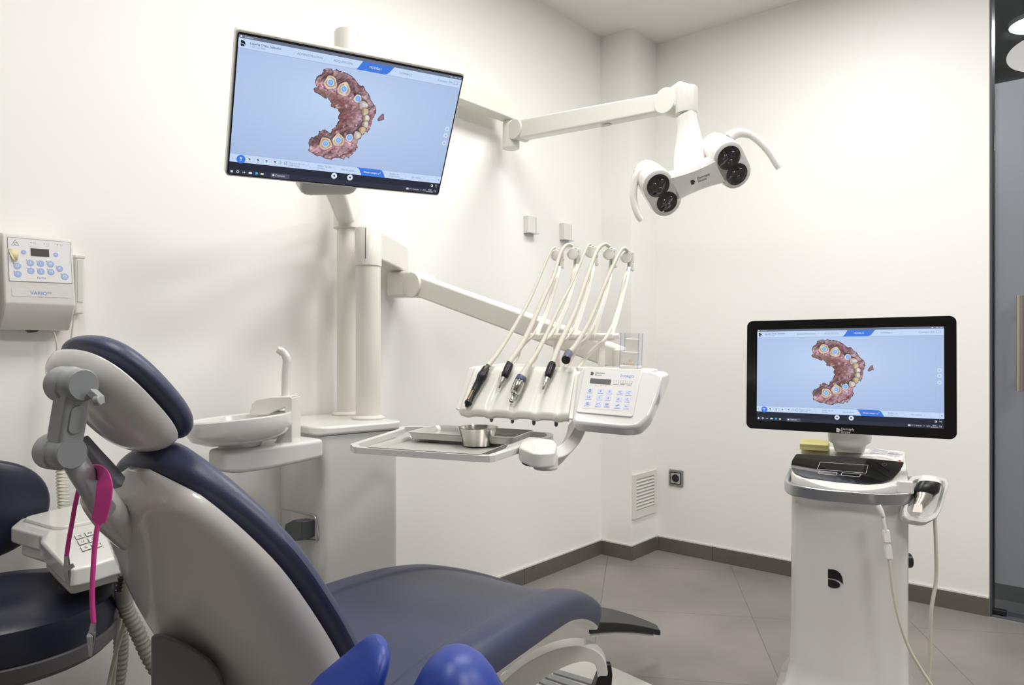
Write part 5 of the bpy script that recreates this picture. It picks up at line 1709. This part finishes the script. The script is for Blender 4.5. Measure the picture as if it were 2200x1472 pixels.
def csec(z, x0=0.0, x1=CW_, y0=0.0, y1=CD_, bulge=0.03, r=0.035, tilt=0.0, zmax=9.0):
    pts = []
    n = 10
    for i in range(n + 1):
        u = i / n
        x = x0 + r + (x1 - x0 - 2 * r) * u
        pts.append((x, y0 - bulge * (1 - (2 * u - 1) ** 2)))
    cxs = [(x1 - r + r * math.sin(a), y0 + r - r * math.cos(a)) for a in [PI / 2 * k / 6 for k in range(1, 7)]]
    pts += cxs
    pts += [(x1 - r + r * math.cos(a), y1 - r + r * math.sin(a)) for a in [PI / 2 * k / 4 for k in range(5)]]
    pts += [(x0 + r - r * math.sin(a), y1 - r + r * math.cos(a)) for a in [PI / 2 * k / 4 for k in range(5)]]
    pts += [(x0 + r - r * math.cos(a), y0 + r - r * math.sin(a)) for a in [PI / 2 * k / 6 for k in range(0, 6)]]
    return [(x, y, min(zmax, z + tilt * (y + bulge))) for x, y in pts]


mb = MB(KM)
mb.loft([csec(0.055, -0.055, CW_ + 0.05, -0.06, CD_ + 0.05), csec(0.085, -0.045, CW_ + 0.04, -0.05, CD_ + 0.04), csec(0.13, -0.016, CW_ + 0.015, -0.02, CD_ + 0.01), csec(0.19, -0.004, CW_ + 0.003, -0.005, CD_), csec(0.35), csec(0.55), csec(0.68, 0.001, CW_ - 0.002)])
body = mb.build('body', GLOSS, cart, ang=50)
# side seam strip on the right-hand corner
mb = MB(KM); mb.box((CW_ + 0.0005, 0.075, 0.40), (0.002, 0.006, 0.50)); mb.box((CW_ + 0.0005, 0.105, 0.40), (0.002, 0.003, 0.50)); mb.build('side_seam', PALE, body)
TLT = 0.55
mb = MB(KM)
mb.loft([csec(0.679, 0.004, CW_ - 0.004, 0.003), csec(0.690, 0.002, CW_ - 0.002, 0.0), csec(0.703, 0.0, CW_, -0.002, tilt=TLT, zmax=0.786), csec(0.711, 0.003, CW_ - 0.003, 0.0, tilt=TLT, zmax=0.794)])
mb.build('top_deck', WHITE, cart, ang=50)
ztop_ = lambda y: 0.711 + TLT * (y + 0.03)
pn = (KM.to_3x3() @ Vector((0, -TLT, 1))).normalized()
pt0 = KM @ Vector((0, 0, ztop_(0)))
KP = frame(pt0 + pn * 0.0008, KM.col[0].to_3d(), KM.to_3x3() @ Vector((0, 1, TLT)))
KPi = KP.inverted()


def pad_(px, py):
    q = KPi @ hit(px, py, pt0, pn)
    return (q.x, q.y)


pb = [pad_(x, y) for x, y in ((1711, 976), (1830, 983), (1943, 994), (1934, 1012), (1918, 1030), (1898, 1038), (1865, 1042), (1795, 1036), (1728, 1026), (1706, 1016), (1699, 1004), (1702, 990))]
mb = MB(KP); mb.prism(roundpoly(pb, 0.008, 4), -0.001, 0.0012); panel = mb.build('touch_panel', mat('panel_gloss', (22, 23, 22), 0.08, coat=0.6), cart)
mb = MB(KP)


def outl(pts, w=0.0009):
    pts = [pad_(*p) for p in pts]
    for i in range(len(pts)):
        a, b = Vector(pts[i]), Vector(pts[(i + 1) % len(pts)])
        d = b - a; nn = Vector((-d.y, d.x)).normalized() * w / 2
        mb.poly([(*(a + nn), 0.0016), (*(b + nn), 0.0016), (*(b - nn), 0.0016), (*(a - nn), 0.0016)])


outl([(1762, 994.5), (1865, 1001), (1860.5, 1018), (1756, 1009.5)])
outl([(1760, 1013.5), (1799, 1017), (1796, 1022.5), (1759, 1019)])
outl([(1809, 1017), (1850, 1020.5), (1846, 1026), (1807, 1022.5)])
outl([(1900 + 5 * math.cos(a), 999.5 + 3 * math.sin(a)) for a in [k * PI / 6 for k in range(12)]], 0.001)
mb.build('panel_lines', INKW, panel, flat=True)
# satin grip bar wrapping the front
gp = []
for x, y, z in ((-0.003, 0.085, 0.738), (-0.007, 0.06, 0.724), (-0.010, 0.035, 0.711), (-0.008, 0.008, 0.702), (0.012, -0.016, 0.697), (0.05, -0.033, 0.695), (0.095, -0.043, 0.694), (0.150, -0.046, 0.694), (0.205, -0.043, 0.694), (0.250, -0.033, 0.695), (0.290, -0.016, 0.697), (0.310, 0.008, 0.702), (0.312, 0.035, 0.711), (0.309, 0.06, 0.724), (0.305, 0.085, 0.738)):
    gp.append((x, y, z))
c = cr(gp, 4)
n = len(c)
mb = MB(KM); mb.sweep(c, 0.012, [0.014 + 0.021 * min(1, 4 * (k / n) * (1 - k / n) + 0.15) for k in range(n)], up=(0, 0, 1)); mb.build('grip_bar', CHROME, cart, bevel=0.004)
# emblem on the front
mb = MB(KM)
for q_ in MARK:
    pts = []
    for a_, b_ in q_:
        ux_ = hit(1779 + a_ * 32, 1263 - b_ * 40, KM @ Vector((0, -0.028, 0)), KM.col[1].to_3d())
        lq = KI @ ux_
        u = min(1, max(0, (lq.x - 0.035) / (CW_ - 0.07)))
        pts.append((lq.x, -0.03 * (1 - (2 * u - 1) ** 2) - 0.0018, lq.z))
    mb.poly(pts)
mb.build('emblem', BLACK, body, flat=True)
# display
Mc2, cw, chh = quadframe([(1605, 690), (2055, 678), (2056, 945), (1603, 920)], [2.255, 1.944, 1.93, 2.241])
nz = 1 if Mc2.col[2].to_3d().dot(CP - Mc2.translation) > 0 else -1
mb = MB(Mc2); mb.prism(rrect(cw, chh, 0.018, 7), -0.004, 0.0); disp = mb.build('display', BEZEL, cart, bevel=0.0012)
mb = MB(Mc2); mb.prism(rrect(cw - 0.004, chh - 0.004, 0.018, 7), -0.034, -0.004); mb.build('display_back', WHITE, disp, bevel=0.008)
M2i = Mc2.inverted()
sq = [M2i @ hit(x, y, Mc2.translation, Mc2.col[2].to_3d()) for x, y in ((1628, 708.5), (2028, 701.5), (2029, 921), (1625, 903))]
sx0 = (sq[0].x + sq[3].x) / 2; sx1 = (sq[1].x + sq[2].x) / 2; sy1 = (sq[0].y + sq[1].y) / 2; sy0 = (sq[2].y + sq[3].y) / 2
make_screen('screen', Mc2 @ T(sx0, sy1, 0.0006), sx1 - sx0, sy1 - sy0, disp)
mb = MB(Mc2)
q = M2i @ hit(1797, 929, Mc2.translation, Mc2.col[2].to_3d())
mark(mb, q.x, q.y, 0.0125, 0, None, 0.0008)
q = M2i @ hit(1807, 921, Mc2.translation, Mc2.col[2].to_3d()); mb.text('Dentsply', 0.0098, (q.x, q.y - 0.001, 0.0008), 'LEFT')
q = M2i @ hit(1807, 927, Mc2.translation, Mc2.col[2].to_3d()); mb.text('Sirona', 0.0098, (q.x, q.y - 0.0012, 0.0008), 'LEFT')
mb.build('lettering', INKW, disp, flat=True)
nb = P(1825, 965, 2.17)
mb = MB(frame(Vector((nb.x, nb.y, 0)), KM.col[0].to_3d(), KM.col[1].to_3d()))
nk_ = []
for z, w, d in ((0.793, 0.040, 0.036), (0.800, 0.042, 0.038), (0.815, 0.046, 0.036), (0.822, 0.058, 0.030), (0.835, 0.060, 0.026), (0.90, 0.060, 0.022)):
    nk_.append([(w * math.copysign(abs(math.cos(a)) ** 0.55, math.cos(a)), d * math.copysign(abs(math.sin(a)) ** 0.55, math.sin(a)), z) for a in [2 * PI * k / 32 for k in range(32)]])
mb.loft(nk_); mb.build('display_neck', PALE, cart)
for x, y in ((-0.02, -0.02), (CW_ + 0.015, -0.02), (-0.02, CD_ + 0.01), (CW_ + 0.015, CD_ + 0.01)):
    mb = MB(KM); mb.cyl((x - 0.011, y, 0.028), (x + 0.011, y, 0.028), 0.028, n=24); mb.box((x, y, 0.052), (0.03, 0.03, 0.012)); mb.build('caster', BLACK, cart, bevel=0.003)
mb = MB(KM); mb.tube([(CW_ - 0.004, 0.26, 0.46), (CW_ + 0.012, 0.27, 0.46), (CW_ + 0.016, 0.27, 0.46)], [0.022, 0.022, 0.016], 20); mb.build('cable_hook', BLACK, cart)
# cradle on the right with the handheld scanner lying in it
dc = P(1990, 1075, 1.93)
dn = (-FV * 0.80 + ZV * 0.58 - RV * 0.10).normalized()
DM = frame(dc, RV + FV * -0.12, ZV + FV * 0.6)
dnn = DM.col[2].to_3d()
if dnn.dot(CP - dc) < 0:
    DM = frame(dc, RV, -(ZV + FV * 0.6)); dnn = DM.col[2].to_3d()
DI = DM.inverted()


def dz(zx, zy, h=0.0):
    q = DI @ hit(1940 + zx / 9.82, 1000 + zy / 9.82, dc + dnn * h, dnn)
    return (q.x, q.y)


outer = [dz(*p) for p in ((60, 620), (105, 330), (200, 225), (440, 195), (600, 190), (760, 235), (930, 275), (970, 340), (965, 420), (900, 640), (830, 900), (720, 1100), (540, 1200), (420, 1215), (110, 1165), (5, 1060), (10, 950))]
inner = [dz(*p, 0.0) for p in ((130, 720), (180, 420), (240, 300), (440, 265), (600, 262), (740, 310), (830, 360), (800, 450), (740, 800), (660, 970), (500, 1060), (390, 1065), (190, 1025), (85, 965))]
mb = MB(DM)
ro = roundpoly(outer, 0.006, 3)
ci = Vector((sum(p[0] for p in outer) / len(outer), sum(p[1] for p in outer) / len(outer)))
mb.prism(ro, -0.026, -0.016)
def ring(k, z): return [(ci.x + (x - ci.x) * k, ci.y + (y - ci.y) * k, z) for x, y in ro]
mb.loft([ring(1.0, -0.020), ring(1.0, -0.003), ring(0.97, 0.0), ring(0.84, 0.0), ring(0.80, -0.003), ring(0.74, -0.011)])
cradle = mb.build('scanner_cradle', GLOSS, cart)
mb = MB(); mb.sweep([KM @ Vector((CW_ - 0.01, 0.16, 0.69)), P(1940, 1047, 1.95), P(1962, 1047, 1.94)], 0.03, 0.034); mb.build('cradle_arm', WHITE, cart, bevel=0.005)
scn = thing('intraoral_scanner', 'handheld scanner with a steel tip lying in the cradle beside the cart', 'scanner', dc)


def sec_pts(zx0, zy0, zx1, zy1, h0, h1):
    a = DM @ Vector((*dz(zx0, zy0, h0), h0)); b = DM @ Vector((*dz(zx1, zy1, h0), h0))
    c_ = (a + b) / 2; u = (b - a) / 2
    return c_, u


def scan_loft(rows, n=24, e=2.6):
    loops = []
    for zx0, zy0, zx1, zy1, h0, th in rows:
        c_, u = sec_pts(zx0, zy0, zx1, zy1, h0, 0)
        loops.append([c_ + u * math.copysign(abs(math.cos(a)) ** (2 / e), math.cos(a)) + dnn * th * math.copysign(abs(math.sin(a)) ** (2 / e), math.sin(a)) for a in [2 * PI * k / n for k in range(n)]])
    return loops


mb = MB(); mb.loft(scan_loft([(400, 215, 640, 240, -0.004, 0.004), (350, 250, 740, 290, 0.0, 0.014), (318, 320, 800, 370, 0.004, 0.020), (310, 370, 790, 430, 0.006, 0.022)])); mb.build('handle', WHITE, scn)
mb = MB(); mb.loft(scan_loft([(312, 362, 780, 425, 0.006, 0.0225), (270, 430, 765, 490, 0.007, 0.023), (235, 520, 745, 590, 0.007, 0.021), (262, 580, 640, 660, 0.007, 0.017)])); mb.build('sleeve', BLACK, scn)
mb = MB(); mb.loft(scan_loft([(268, 560, 620, 640, 0.008, 0.016), (272, 640, 600, 720, 0.008, 0.0145), (262, 740, 520, 800, 0.009, 0.011), (225, 850, 425, 870, 0.010, 0.008), (200, 985, 410, 1010, 0.010, 0.0065)], e=2.3)); mb.build('steel_tip', mat('tip_steel', (190, 182, 172), 0.3, metal=0.9), scn)
mb = MB(DM); mb.prism(roundpoly([dz(238, 815, .018), dz(405, 815, .018), dz(412, 1000, .018), dz(202, 985, .018)], 0.003, 4), 0.0150, 0.0185); mb.build('tip_window', mat('window_pale', (236, 226, 218), 0.15), scn)
mb = MB()
mb.tube(cr([DM @ Vector((*dz(560, 225, -0.02), -0.022)), P(2003, 1050, 1.97), P(2008, 1110, 1.965), P(2011, 1180, 1.95), P(2011, 1245, 1.95), P(2001, 1310, 1.94), P(1999, 1370, 1.94), P(1997, 1430, 1.94), P(1988, 1500, 1.94), P(1960, 1580, 1.96)], 8), 0.0048, 12); mb.build('cable', HOSE, scn)
cab = thing('usb_cable', 'white cable with in-line plugs hanging down the right front of the scanner cart', 'cable', P(1905, 1150, 1.85))
MB().tube(cr([P(1888, 1090, 1.882), P(1897, 1106, 1.878), P(1899, 1122, 1.874), P(1903, 1142, 1.87)], 6), 0.0042, 12).build('lead', WHITE, cab)
MB().tube([P(1886, 1086, 1.885), P(1892, 1099, 1.88), P(1898, 1111, 1.876)], [0.0075, 0.008, 0.005], 14).build('plug', WHITE, cab)
for a, b in (((1903, 1138), (1906, 1166)), ((1907, 1170), (1910, 1202))):
    p0, p1 = P(*a, 1.873), P(*b, 1.868)
    MB().sweep([p0, p0 + (p1 - p0) * 0.15, p1], [0.013, 0.0165, 0.0165], [0.008, 0.010, 0.010], up=-FV).build('connector', WHITE, cab, bevel=0.002)
MB().tube(cr([P(1910, 1200, 1.868), P(1913, 1225, 1.865), P(1920, 1280, 1.86), P(1934, 1340, 1.85), P(1954, 1395, 1.84), P(1980, 1440, 1.83), P(2008, 1485, 1.82), P(2040, 1560, 1.83)], 8), 0.0040, 12).build('lead', HOSE, cab)

# things on the cart deck
zq = 0.799
y0_ = atz(1716, 969, zq)
MY = frame(KM @ Vector((0.014, 0.140, 0.7944)), KM.col[0].to_3d(), KM.col[1].to_3d())
mb = MB(MY); mb.prism([(0, 0), (0.080, 0), (0.080, 0.076), (0, 0.076)], 0.0, 0.016)
st = mb.build('sticky_note_block', YELLOW, bevel=0.0008)
tag(st, 'block of pale yellow sticky notes on the left of the cart deck under the display', 'sticky notes')
mb = MB(MY); mb.loft([[(0.001, 0.002, 0.0163), (0.079, 0.002, 0.0163), (0.079, 0.002, 0.0166), (0.001, 0.002, 0.0166)], [(0.0, 0.03, 0.019), (0.079, 0.03, 0.018), (0.079, 0.03, 0.0184), (0.0, 0.03, 0.0194)], [(-0.001, 0.060, 0.027), (0.040, 0.062, 0.028), (0.079, 0.060, 0.023), (0.079, 0.060, 0.0234)]])
lf = mb.build('curled_note', YELLOW, solid=0.0002)
tag(lf, 'top pale yellow note of the block on the cart, curling up at its rear', 'sticky note')
nq = [P(x, y, d) for x, y, d in ((1853, 979, 2.05), (1936, 992.5, 1.96), (1941, 974, 2.03), (1872, 962, 2.13))]
mb = MB()


def pp(u, v, k=0.0005):
    q = nq[0] * (1 - u) * (1 - v) + nq[1] * u * (1 - v) + nq[2] * u * v + nq[3] * (1 - u) * v
    return q + ZV * (k + 0.004 * math.sin(PI * u) * (1 - v))


mb.grid([[pp(k / 8, j / 5, 0.0) for k in range(9)] for j in range(6)])
for j in range(6):
    v = 0.25 + 0.12 * j
    for u0, u1 in ((0.12, 0.55), (0.60, 0.85)) if j % 2 else ((0.12, 0.75), (0.8, 0.92)):
        mb.poly([pp(u0, v), pp(u1, v), pp(u1, v + 0.03), pp(u0, v + 0.03)], 2)
mb.poly([pp(0.35, 0.0), pp(1.0, 0.0), pp(1.0, 0.14), pp(0.5, 0.05)], 1)
o = mb.build('paper_note', [PAPER, RED, mat('pen_blue', (130, 140, 180), 0.6)], flat=True)
tag(o, 'handwritten white paper note with a red corner on the right of the cart deck', 'note')

# ---------------------------------------------------------------- things on the walls
for (x0, y0, x1, y1), lb in (((1128, 463, 1155, 499), 'small white wall bracket, the left and higher of the pair above the whip arms'), ((1205, 479, 1231, 514), 'small white wall bracket, the right and lower of the pair above the whip arms')):
    WX = Vector((XL, 0, 0)); nx = Vector((1, 0, 0))
    a = hit(x0 + 4, y1, WX + nx * 0.02, nx); b = hit(x0 + 4, y0, WX + nx * 0.02, nx); c_ = hit(x1 - 6, y0, WX + nx * 0.02, nx)
    t = thing('wall_bracket', lb, 'wall bracket', Vector((XL, a.y, a.z)), 0, 'white wall brackets')
    w = max(0.035, c_.y - a.y)
    MB().box((XL + 0.014, a.y + w * 0.5, (a.z + b.z) / 2), (0.026, w, b.z - a.z)).build('cover', WHITE, t, bevel=0.001)
    MB().box((XL + 0.018, a.y + w * 0.62, a.z - 0.001), (0.034, w * 1.25, 0.003)).build('ledge', CHROME, t, bevel=0.0006)
    MB().box((XL + 0.014, a.y + w + 0.003, (a.z + b.z) / 2), (0.022, 0.005, b.z - a.z - 0.002)).build('side_strip', SILVER, t)
# louvre on the pillar
nx = Vector((1, 0, 0)); VX = Vector((PX, 0, 0))
g0 = hit(1357, 1116, VX, nx); g1 = hit(1408, 1099, VX, nx); g2 = hit(1357, 1021, VX, nx)
yc0, yc1, zc0, zc1 = g0.y + 0.004, g1.y - 0.004, 0.5 * (g0.z + g1.z), 0.5 * (g2.z + hit(1408, 1008, VX, nx).z)
t = thing('vent_grille', 'white louvred vent grille low on the pillar side', 'vent', Vector((PX, (yc0 + yc1) / 2, zc0)))
mb = MB()
bw = 0.026
yl, zl = yc1 - yc0, zc1 - zc0
for c_, s in (((PX + 0.006, yc0 + bw / 2, (zc0 + zc1) / 2), (0.012, bw, zl)), ((PX + 0.006, yc1 - bw / 2, (zc0 + zc1) / 2), (0.012, bw, zl)), ((PX + 0.006, (yc0 + yc1) / 2, zc0 + bw / 2 + 0.008), (0.012, yl - 2 * bw, bw + 0.016)), ((PX + 0.006, (yc0 + yc1) / 2, zc1 - bw / 2), (0.012, yl - 2 * bw, bw))):
    mb.box(c_, s)
mb.build('frame', WHITE, t, bevel=0.001)
MB().box((PX + 0.001, (yc0 + yc1) / 2, (zc0 + zc1) / 2), (0.002, yl - bw, zl - bw)).build('backing', mat('vent_shadow', (120, 118, 112), 0.8), t)
zz0, zz1 = zc0 + bw + 0.018, zc1 - bw - 0.002
for k in range(9):
    z = zz0 + (zz1 - zz0) * (k + 0.5) / 9
    h = (zz1 - zz0) / 9
    mb = MB(); mb.hexa([(PX + 0.002, yc0 + bw, z + h * 0.42), (PX + 0.002, yc1 - bw, z + h * 0.42), (PX + 0.002, yc1 - bw, z + h * 0.34), (PX + 0.002, yc0 + bw, z + h * 0.34)],
            [(PX + 0.011, yc0 + bw, z - h * 0.2), (PX + 0.011, yc1 - bw, z - h * 0.2), (PX + 0.011, yc1 - bw, z - h * 0.42), (PX + 0.011, yc0 + bw, z - h * 0.42)])
    mb.build('slat', WHITE, t)
# power socket on the back wall
ny = Vector((0, 1, 0)); VY = Vector((0, YB, 0))
s0 = hit(1437, 1043, VY, ny); s1 = hit(1470, 1047, VY, ny); s2 = hit(1437, 1007, VY, ny)
sc0 = Vector(((s0.x + s1.x) / 2, YB, (s0.z + s2.z) / 2)); S_ = 0.083
t = thing('power_socket', 'grey round-hole power socket on the back wall near the pillar', 'socket', Vector((sc0.x, YB, sc0.z - S_ / 2)))
MZ = frame(sc0, Vector((1, 0, 0)), ZV)
MB(MZ).prism(rrect(S_, S_ * 1.06, 0.006, 4), 0.0, 0.009).build('plate', SOCK, t, bevel=0.002)
MB(MZ).prism(rrect(S_ * 0.74, S_ * 0.78, 0.002, 2), 0.009, 0.0105).build('surround', mat('socket_black', (28, 28, 27), 0.4), t)
MB(MZ).prism(rrect(S_ * 0.64, S_ * 0.67, 0.002, 2), 0.0105, 0.012).build('insert', mat('socket_insert', (170, 170, 165), 0.35), t)
mb = MB(MZ); mb.lathe([(0.0215, 0.0122), (0.0205, 0.0135), (0.019, 0.0128), (0.0175, 0.0122), (0.001, 0.0121)], n=40); wl = mb.build('socket_well', BLACK, t)
for s in (-1, 1):
    mb = MB(MZ @ T(s * 0.0095, 0, 0)); mb.lathe([(0.0028, 0.0122), (0.0024, 0.0129), (0.0005, 0.0129)], n=14); mb.build('contact', DGREY, wl)

# X-ray timer box on the left wall
XF = XL + 0.080


def wy(px, py, x=XF):
    q = hit(px, py, Vector((x, 0, 0)), Vector((1, 0, 0)))
    return q.y, q.z


yb0, zb1 = wy(5, 497); yb1, zt1 = wy(154, 512)
zb_ = wy(158, 709)[1]
ZT, ZB = zb1, wy(80, 709, XL + 0.055)[1]
zmid = wy(80, 655, XL + 0.098)[1]
bxt = thing('xray_control_box', 'white wall control box with round blue buttons, a dark display and a blue nameplate', 'control box', Vector((XL, (yb0 + yb1) / 2, ZB)))
prof = [(0.002, ZT), (0.066, ZT), (0.074, ZT - 0.004), (0.098, zmid + 0.006), (0.097, zmid), (0.056, ZB + 0.003), (0.050, ZB), (0.002, ZB)]
mb = MB(); mb.loft([[(XL + x, yb0, z) for x, z in prof], [(XL + x, yb1 + 0.004, z) for x, z in prof]]); mb.build('housing', WHITE, bxt, bevel=0.005)
fo = Vector((XL + 0.074, yb0, ZT - 0.004)); fd = Vector((0.024, 0, (zmid + 0.006) - (ZT - 0.004)))
FN = Vector((-fd.z, 0, fd.x)).normalized()
MX = frame(fo, Vector((0, 1, 0)), -fd)
if MX.col[2].x < 0: raise Exception('box frame')
MXi = MX.inverted()


def bx(zx, zy, h=0.0):
    q = MXi @ hit(zx / 5.66, 480 + zy / 5.66, fo + MX.col[2].to_3d() * h, MX.col[2].to_3d())
    return (q.x, q.y)


PAD2 = mat('keypad_film', (228, 227, 228), 0.3)
mb = MB(MX); mb.prism([bx(90, 168), bx(850, 232), bx(876, 732), bx(112, 698)], 0.0003, 0.0012); kf = mb.build('keypad', PAD2, bxt)
mb = MB(MX)
for a_, b_ in (((90, 168), (850, 232)), ((850, 232), (876, 732)), ((876, 732), (112, 698)), ((112, 698), (90, 168))):
    p, q = Vector(bx(*a_)), Vector(bx(*b_)); d = q - p; nn = Vector((-d.y, d.x)).normalized() * 0.0004
    mb.poly([(*(p + nn), 0.0014), (*(q + nn), 0.0014), (*(q - nn), 0.0014), (*(p - nn), 0.0014)])
tri = [bx(182, 200), bx(228, 270), bx(138, 265)]
for tr in (tri, [((p[0] + tri[0][0]) / 2, (p[1] + tri[0][1]) / 2) for p in tri], [((p[0] + tri[1][0]) / 2, (p[1] + tri[1][1]) / 2) for p in tri], [((p[0] + tri[2][0]) / 2, (p[1] + tri[2][1]) / 2) for p in tri]):
    for i in range(3):
        p, q = Vector(tr[i]), Vector(tr[(i + 1) % 3]); d = q - p; nn = Vector((-d.y, d.x)).normalized() * 0.00035
        mb.poly([(*(p + nn), 0.0014), (*(q + nn), 0.0014), (*(q - nn), 0.0014), (*(p - nn), 0.0014)])
for zx, zy in ((375, 237), (536, 250), (695, 264), (162, 486), (168, 583), (320, 449), (444, 458), (566, 466), (326, 545), (450, 552), (572, 560), (680, 520), (740, 618)):
    p = bx(zx, zy); mb.prism(ell(p[0], p[1], 0.0011, 0.0011, 12), 0.0012, 0.0016, 0)
for zx, zy in ((418, 240), (580, 256), (742, 268)):
    p = bx(zx, zy); mb.prism(ell(p[0], p[1], 0.0032, 0.0026, 16), 0.0012, 0.00135, 1); mb.prism(ell(p[0], p[1], 0.0024, 0.0019, 16), 0.0012, 0.00145, 2)
p = bx(403, 288); mb.text('Time (s)', 0.0042, (p[0], p[1], 0.0014), mi=1)
p = bx(504, 664); mb.text('Faribia', 0.0075, (p[0], p[1], 0.0014), mi=3)
mb.build('lettering', [INKG, mat('pale_ink', (176, 178, 184), 0.5), PAD2, INKB], kf, flat=True)
MB(MX).prism([bx(368, 303), bx(592, 320), bx(597, 412), bx(374, 396)], 0.0012, 0.002).build('display', LCDR, kf)
for zx, zy, r, g in ((286, 351, .0056, '–'), (676, 382, .0056, '+'), (210, 519, .0082, 'U'), (216, 617, .0082, '↑'), (368, 482, .0082, 'I'), (491, 490, .0082, 'i'), (612, 497, .0082, 'M'), (374, 578, .0082, 'I'), (497, 586, .0082, 'T'), (618, 593, .0082, 'M'), (723, 553, .0080, 'K'), (786, 650, .0086, 'O')):
    p = bx(zx, zy)
    mb = MB(MX @ T(p[0], p[1], 0.0011)); mb.lathe([(r, 0), (r * 0.96, 0.0009), (0.0004, 0.0011)], 0, n=28)
    mb.text(g if g != '↑' else 'l', r * 1.1, (0, 0, 0.0014), mi=1, bold=0.02)
    mb.build('button', [BLUEBTN, mat('button_mark', (226, 234, 250), 0.5)], kf)
mb = MB(MX); mb.prism([bx(137, 792), bx(860, 822), bx(862, 908), bx(150, 885)], -0.001, 0.0008); np_ = mb.build('nameplate', PALE, bxt)
mb = MB(MX); p = bx(470, 852); mb.text('VARIO', 0.0125, (p[0], p[1], 0.0012), mi=0, bold=0.015); p = bx(600, 846); mb.text('DG', 0.0065, (p[0], p[1], 0.0012), mi=1); p = bx(490, 897); mb.text('X-ray', 0.0035, (p[0], p[1], 0.0012), mi=1)
mb.build('lettering', [INKB, INKG], np_, flat=True)
q = hit(68, 712, Vector((XL + 0.03, 0, 0)), Vector((1, 0, 0)))
MB().loft([[(XL + 0.02, q.y - 0.012, ZB), (XL + 0.045, q.y - 0.012, ZB), (XL + 0.045, q.y + 0.014, ZB), (XL + 0.02, q.y + 0.014, ZB)], [(XL + 0.024, q.y - 0.006, ZB - 0.007), (XL + 0.038, q.y - 0.006, ZB - 0.007), (XL + 0.038, q.y + 0.008, ZB - 0.005), (XL + 0.024, q.y + 0.008, ZB - 0.005)]]).build('rocker_switch', BLACK, bxt)
# neighbour box, only its edge in view
nb2 = thing('wall_box', 'cream rounded wall device cut off by the left edge beside the blue-button control box', 'control box', Vector((XL, yb0 - 0.1, ZB)))
prof = [(0.002, ZT + 0.002), (0.05, ZT + 0.002), (0.075, ZT - 0.03), (0.104, zmid + 0.01), (0.100, zmid - 0.01), (0.06, ZB + 0.03), (0.002, ZB + 0.03)]
mb = MB(); mb.loft([[(XL + x, yb0 - 0.16, z) for x, z in prof], [(XL + x, yb0 - 0.018, z) for x, z in prof]]); mb.build('housing', CREAM, nb2, bevel=0.006)
MB().box((XL + 0.06, yb0 - 0.09, ZB + 0.02), (0.03, 0.03, 0.02)).build('cable_gland', GREY, nb2, bevel=0.002)
# yellow sticky note folded on the keypad corner
A_, B_, C_, D_ = bx(95, 305, .002), bx(235, 320, .002), bx(205, 455, .002), bx(150, 465, .002)
E_ = bx(185, 440, .006)
mb = MB(MX)
mb.poly([(*A_, 0.0018), (*B_, 0.003), (*C_, 0.006), (E_[0], E_[1], 0.007)]); mb.poly([(*A_, 0.0019), (E_[0], E_[1], 0.0072), (D_[0], D_[1], 0.009)])
o = mb.build('sticky_note', mat('sticky_cream', (228, 218, 178), 0.6), solid=0.0003); tag(o, 'folded yellowish sticky note on the corner of the blue-button keypad', 'sticky note')
# handset clipped beside the box, coiled cord hanging behind the headrest
hs0 = hit(168, 675, Vector((XL + 0.02, 0, 0)), Vector((1, 0, 0))); hs1 = hit(168, 550, Vector((XL + 0.02, 0, 0)), Vector((1, 0, 0)))
hand = thing('xray_handset', 'slim white exposure handset with a coiled cord clipped beside the control box', 'handset', Vector((XL, hs0.y, hs0.z)))
mb = MB(); mb.box((XL + 0.018, hs0.y, (hs0.z + hs1.z) / 2), (0.030, 0.022, hs1.z - hs0.z)); mb.build('body', WHITE, hand, bevel=0.005)
mb = MB(); mb.box((XL + 0.018, hs0.y, hs1.z - 0.003), (0.034, 0.026, 0.010)); mb.build('end_cap', WHITE, hand, bevel=0.003)
mb = MB(); mb.box((XL + 0.034, hs0.y, (hs0.z + hs1.z) / 2 + 0.01), (0.002, 0.012, (hs1.z - hs0.z) * 0.72)); mb.build('ridge', PALE, hand, bevel=0.0008)
dW = 1.84
pts = cr([P(160, 678, dW), P(154, 720, dW), P(153, 745, dW), P(160, 760, dW), P(150, 772, dW)], 6)
MB().tube(pts, 0.0022, 8).build('cord', HOSE, hand)
MB().tube(cr([P(115, 711, dW), P(122, 740, dW), P(122, 772, dW), P(130, 782, dW), P(140, 784, dW)], 6), 0.0022, 8).build('cord', HOSE, hand)
top, bot = P(147, 776, dW), P(134, 1098, dW - 0.02)
N_ = 44
coil = []
for k in range(N_ * 12):
    t_ = k / (N_ * 12)
    c_ = top + (bot - top) * t_
    r_ = 0.0125 if t_ > 0.08 else 0.017
    a = k * 2 * PI / 12
    c_ = c_ + RV * 0.006 * math.sin(t_ * 7)
    coil.append(c_ + RV * math.cos(a) * r_ + FV * math.sin(a) * r_)
coil += [bot, bot - ZV * 0.1]
MB().tube(coil, 0.0023, 6).build('coiled_cord', HOSE, hand)
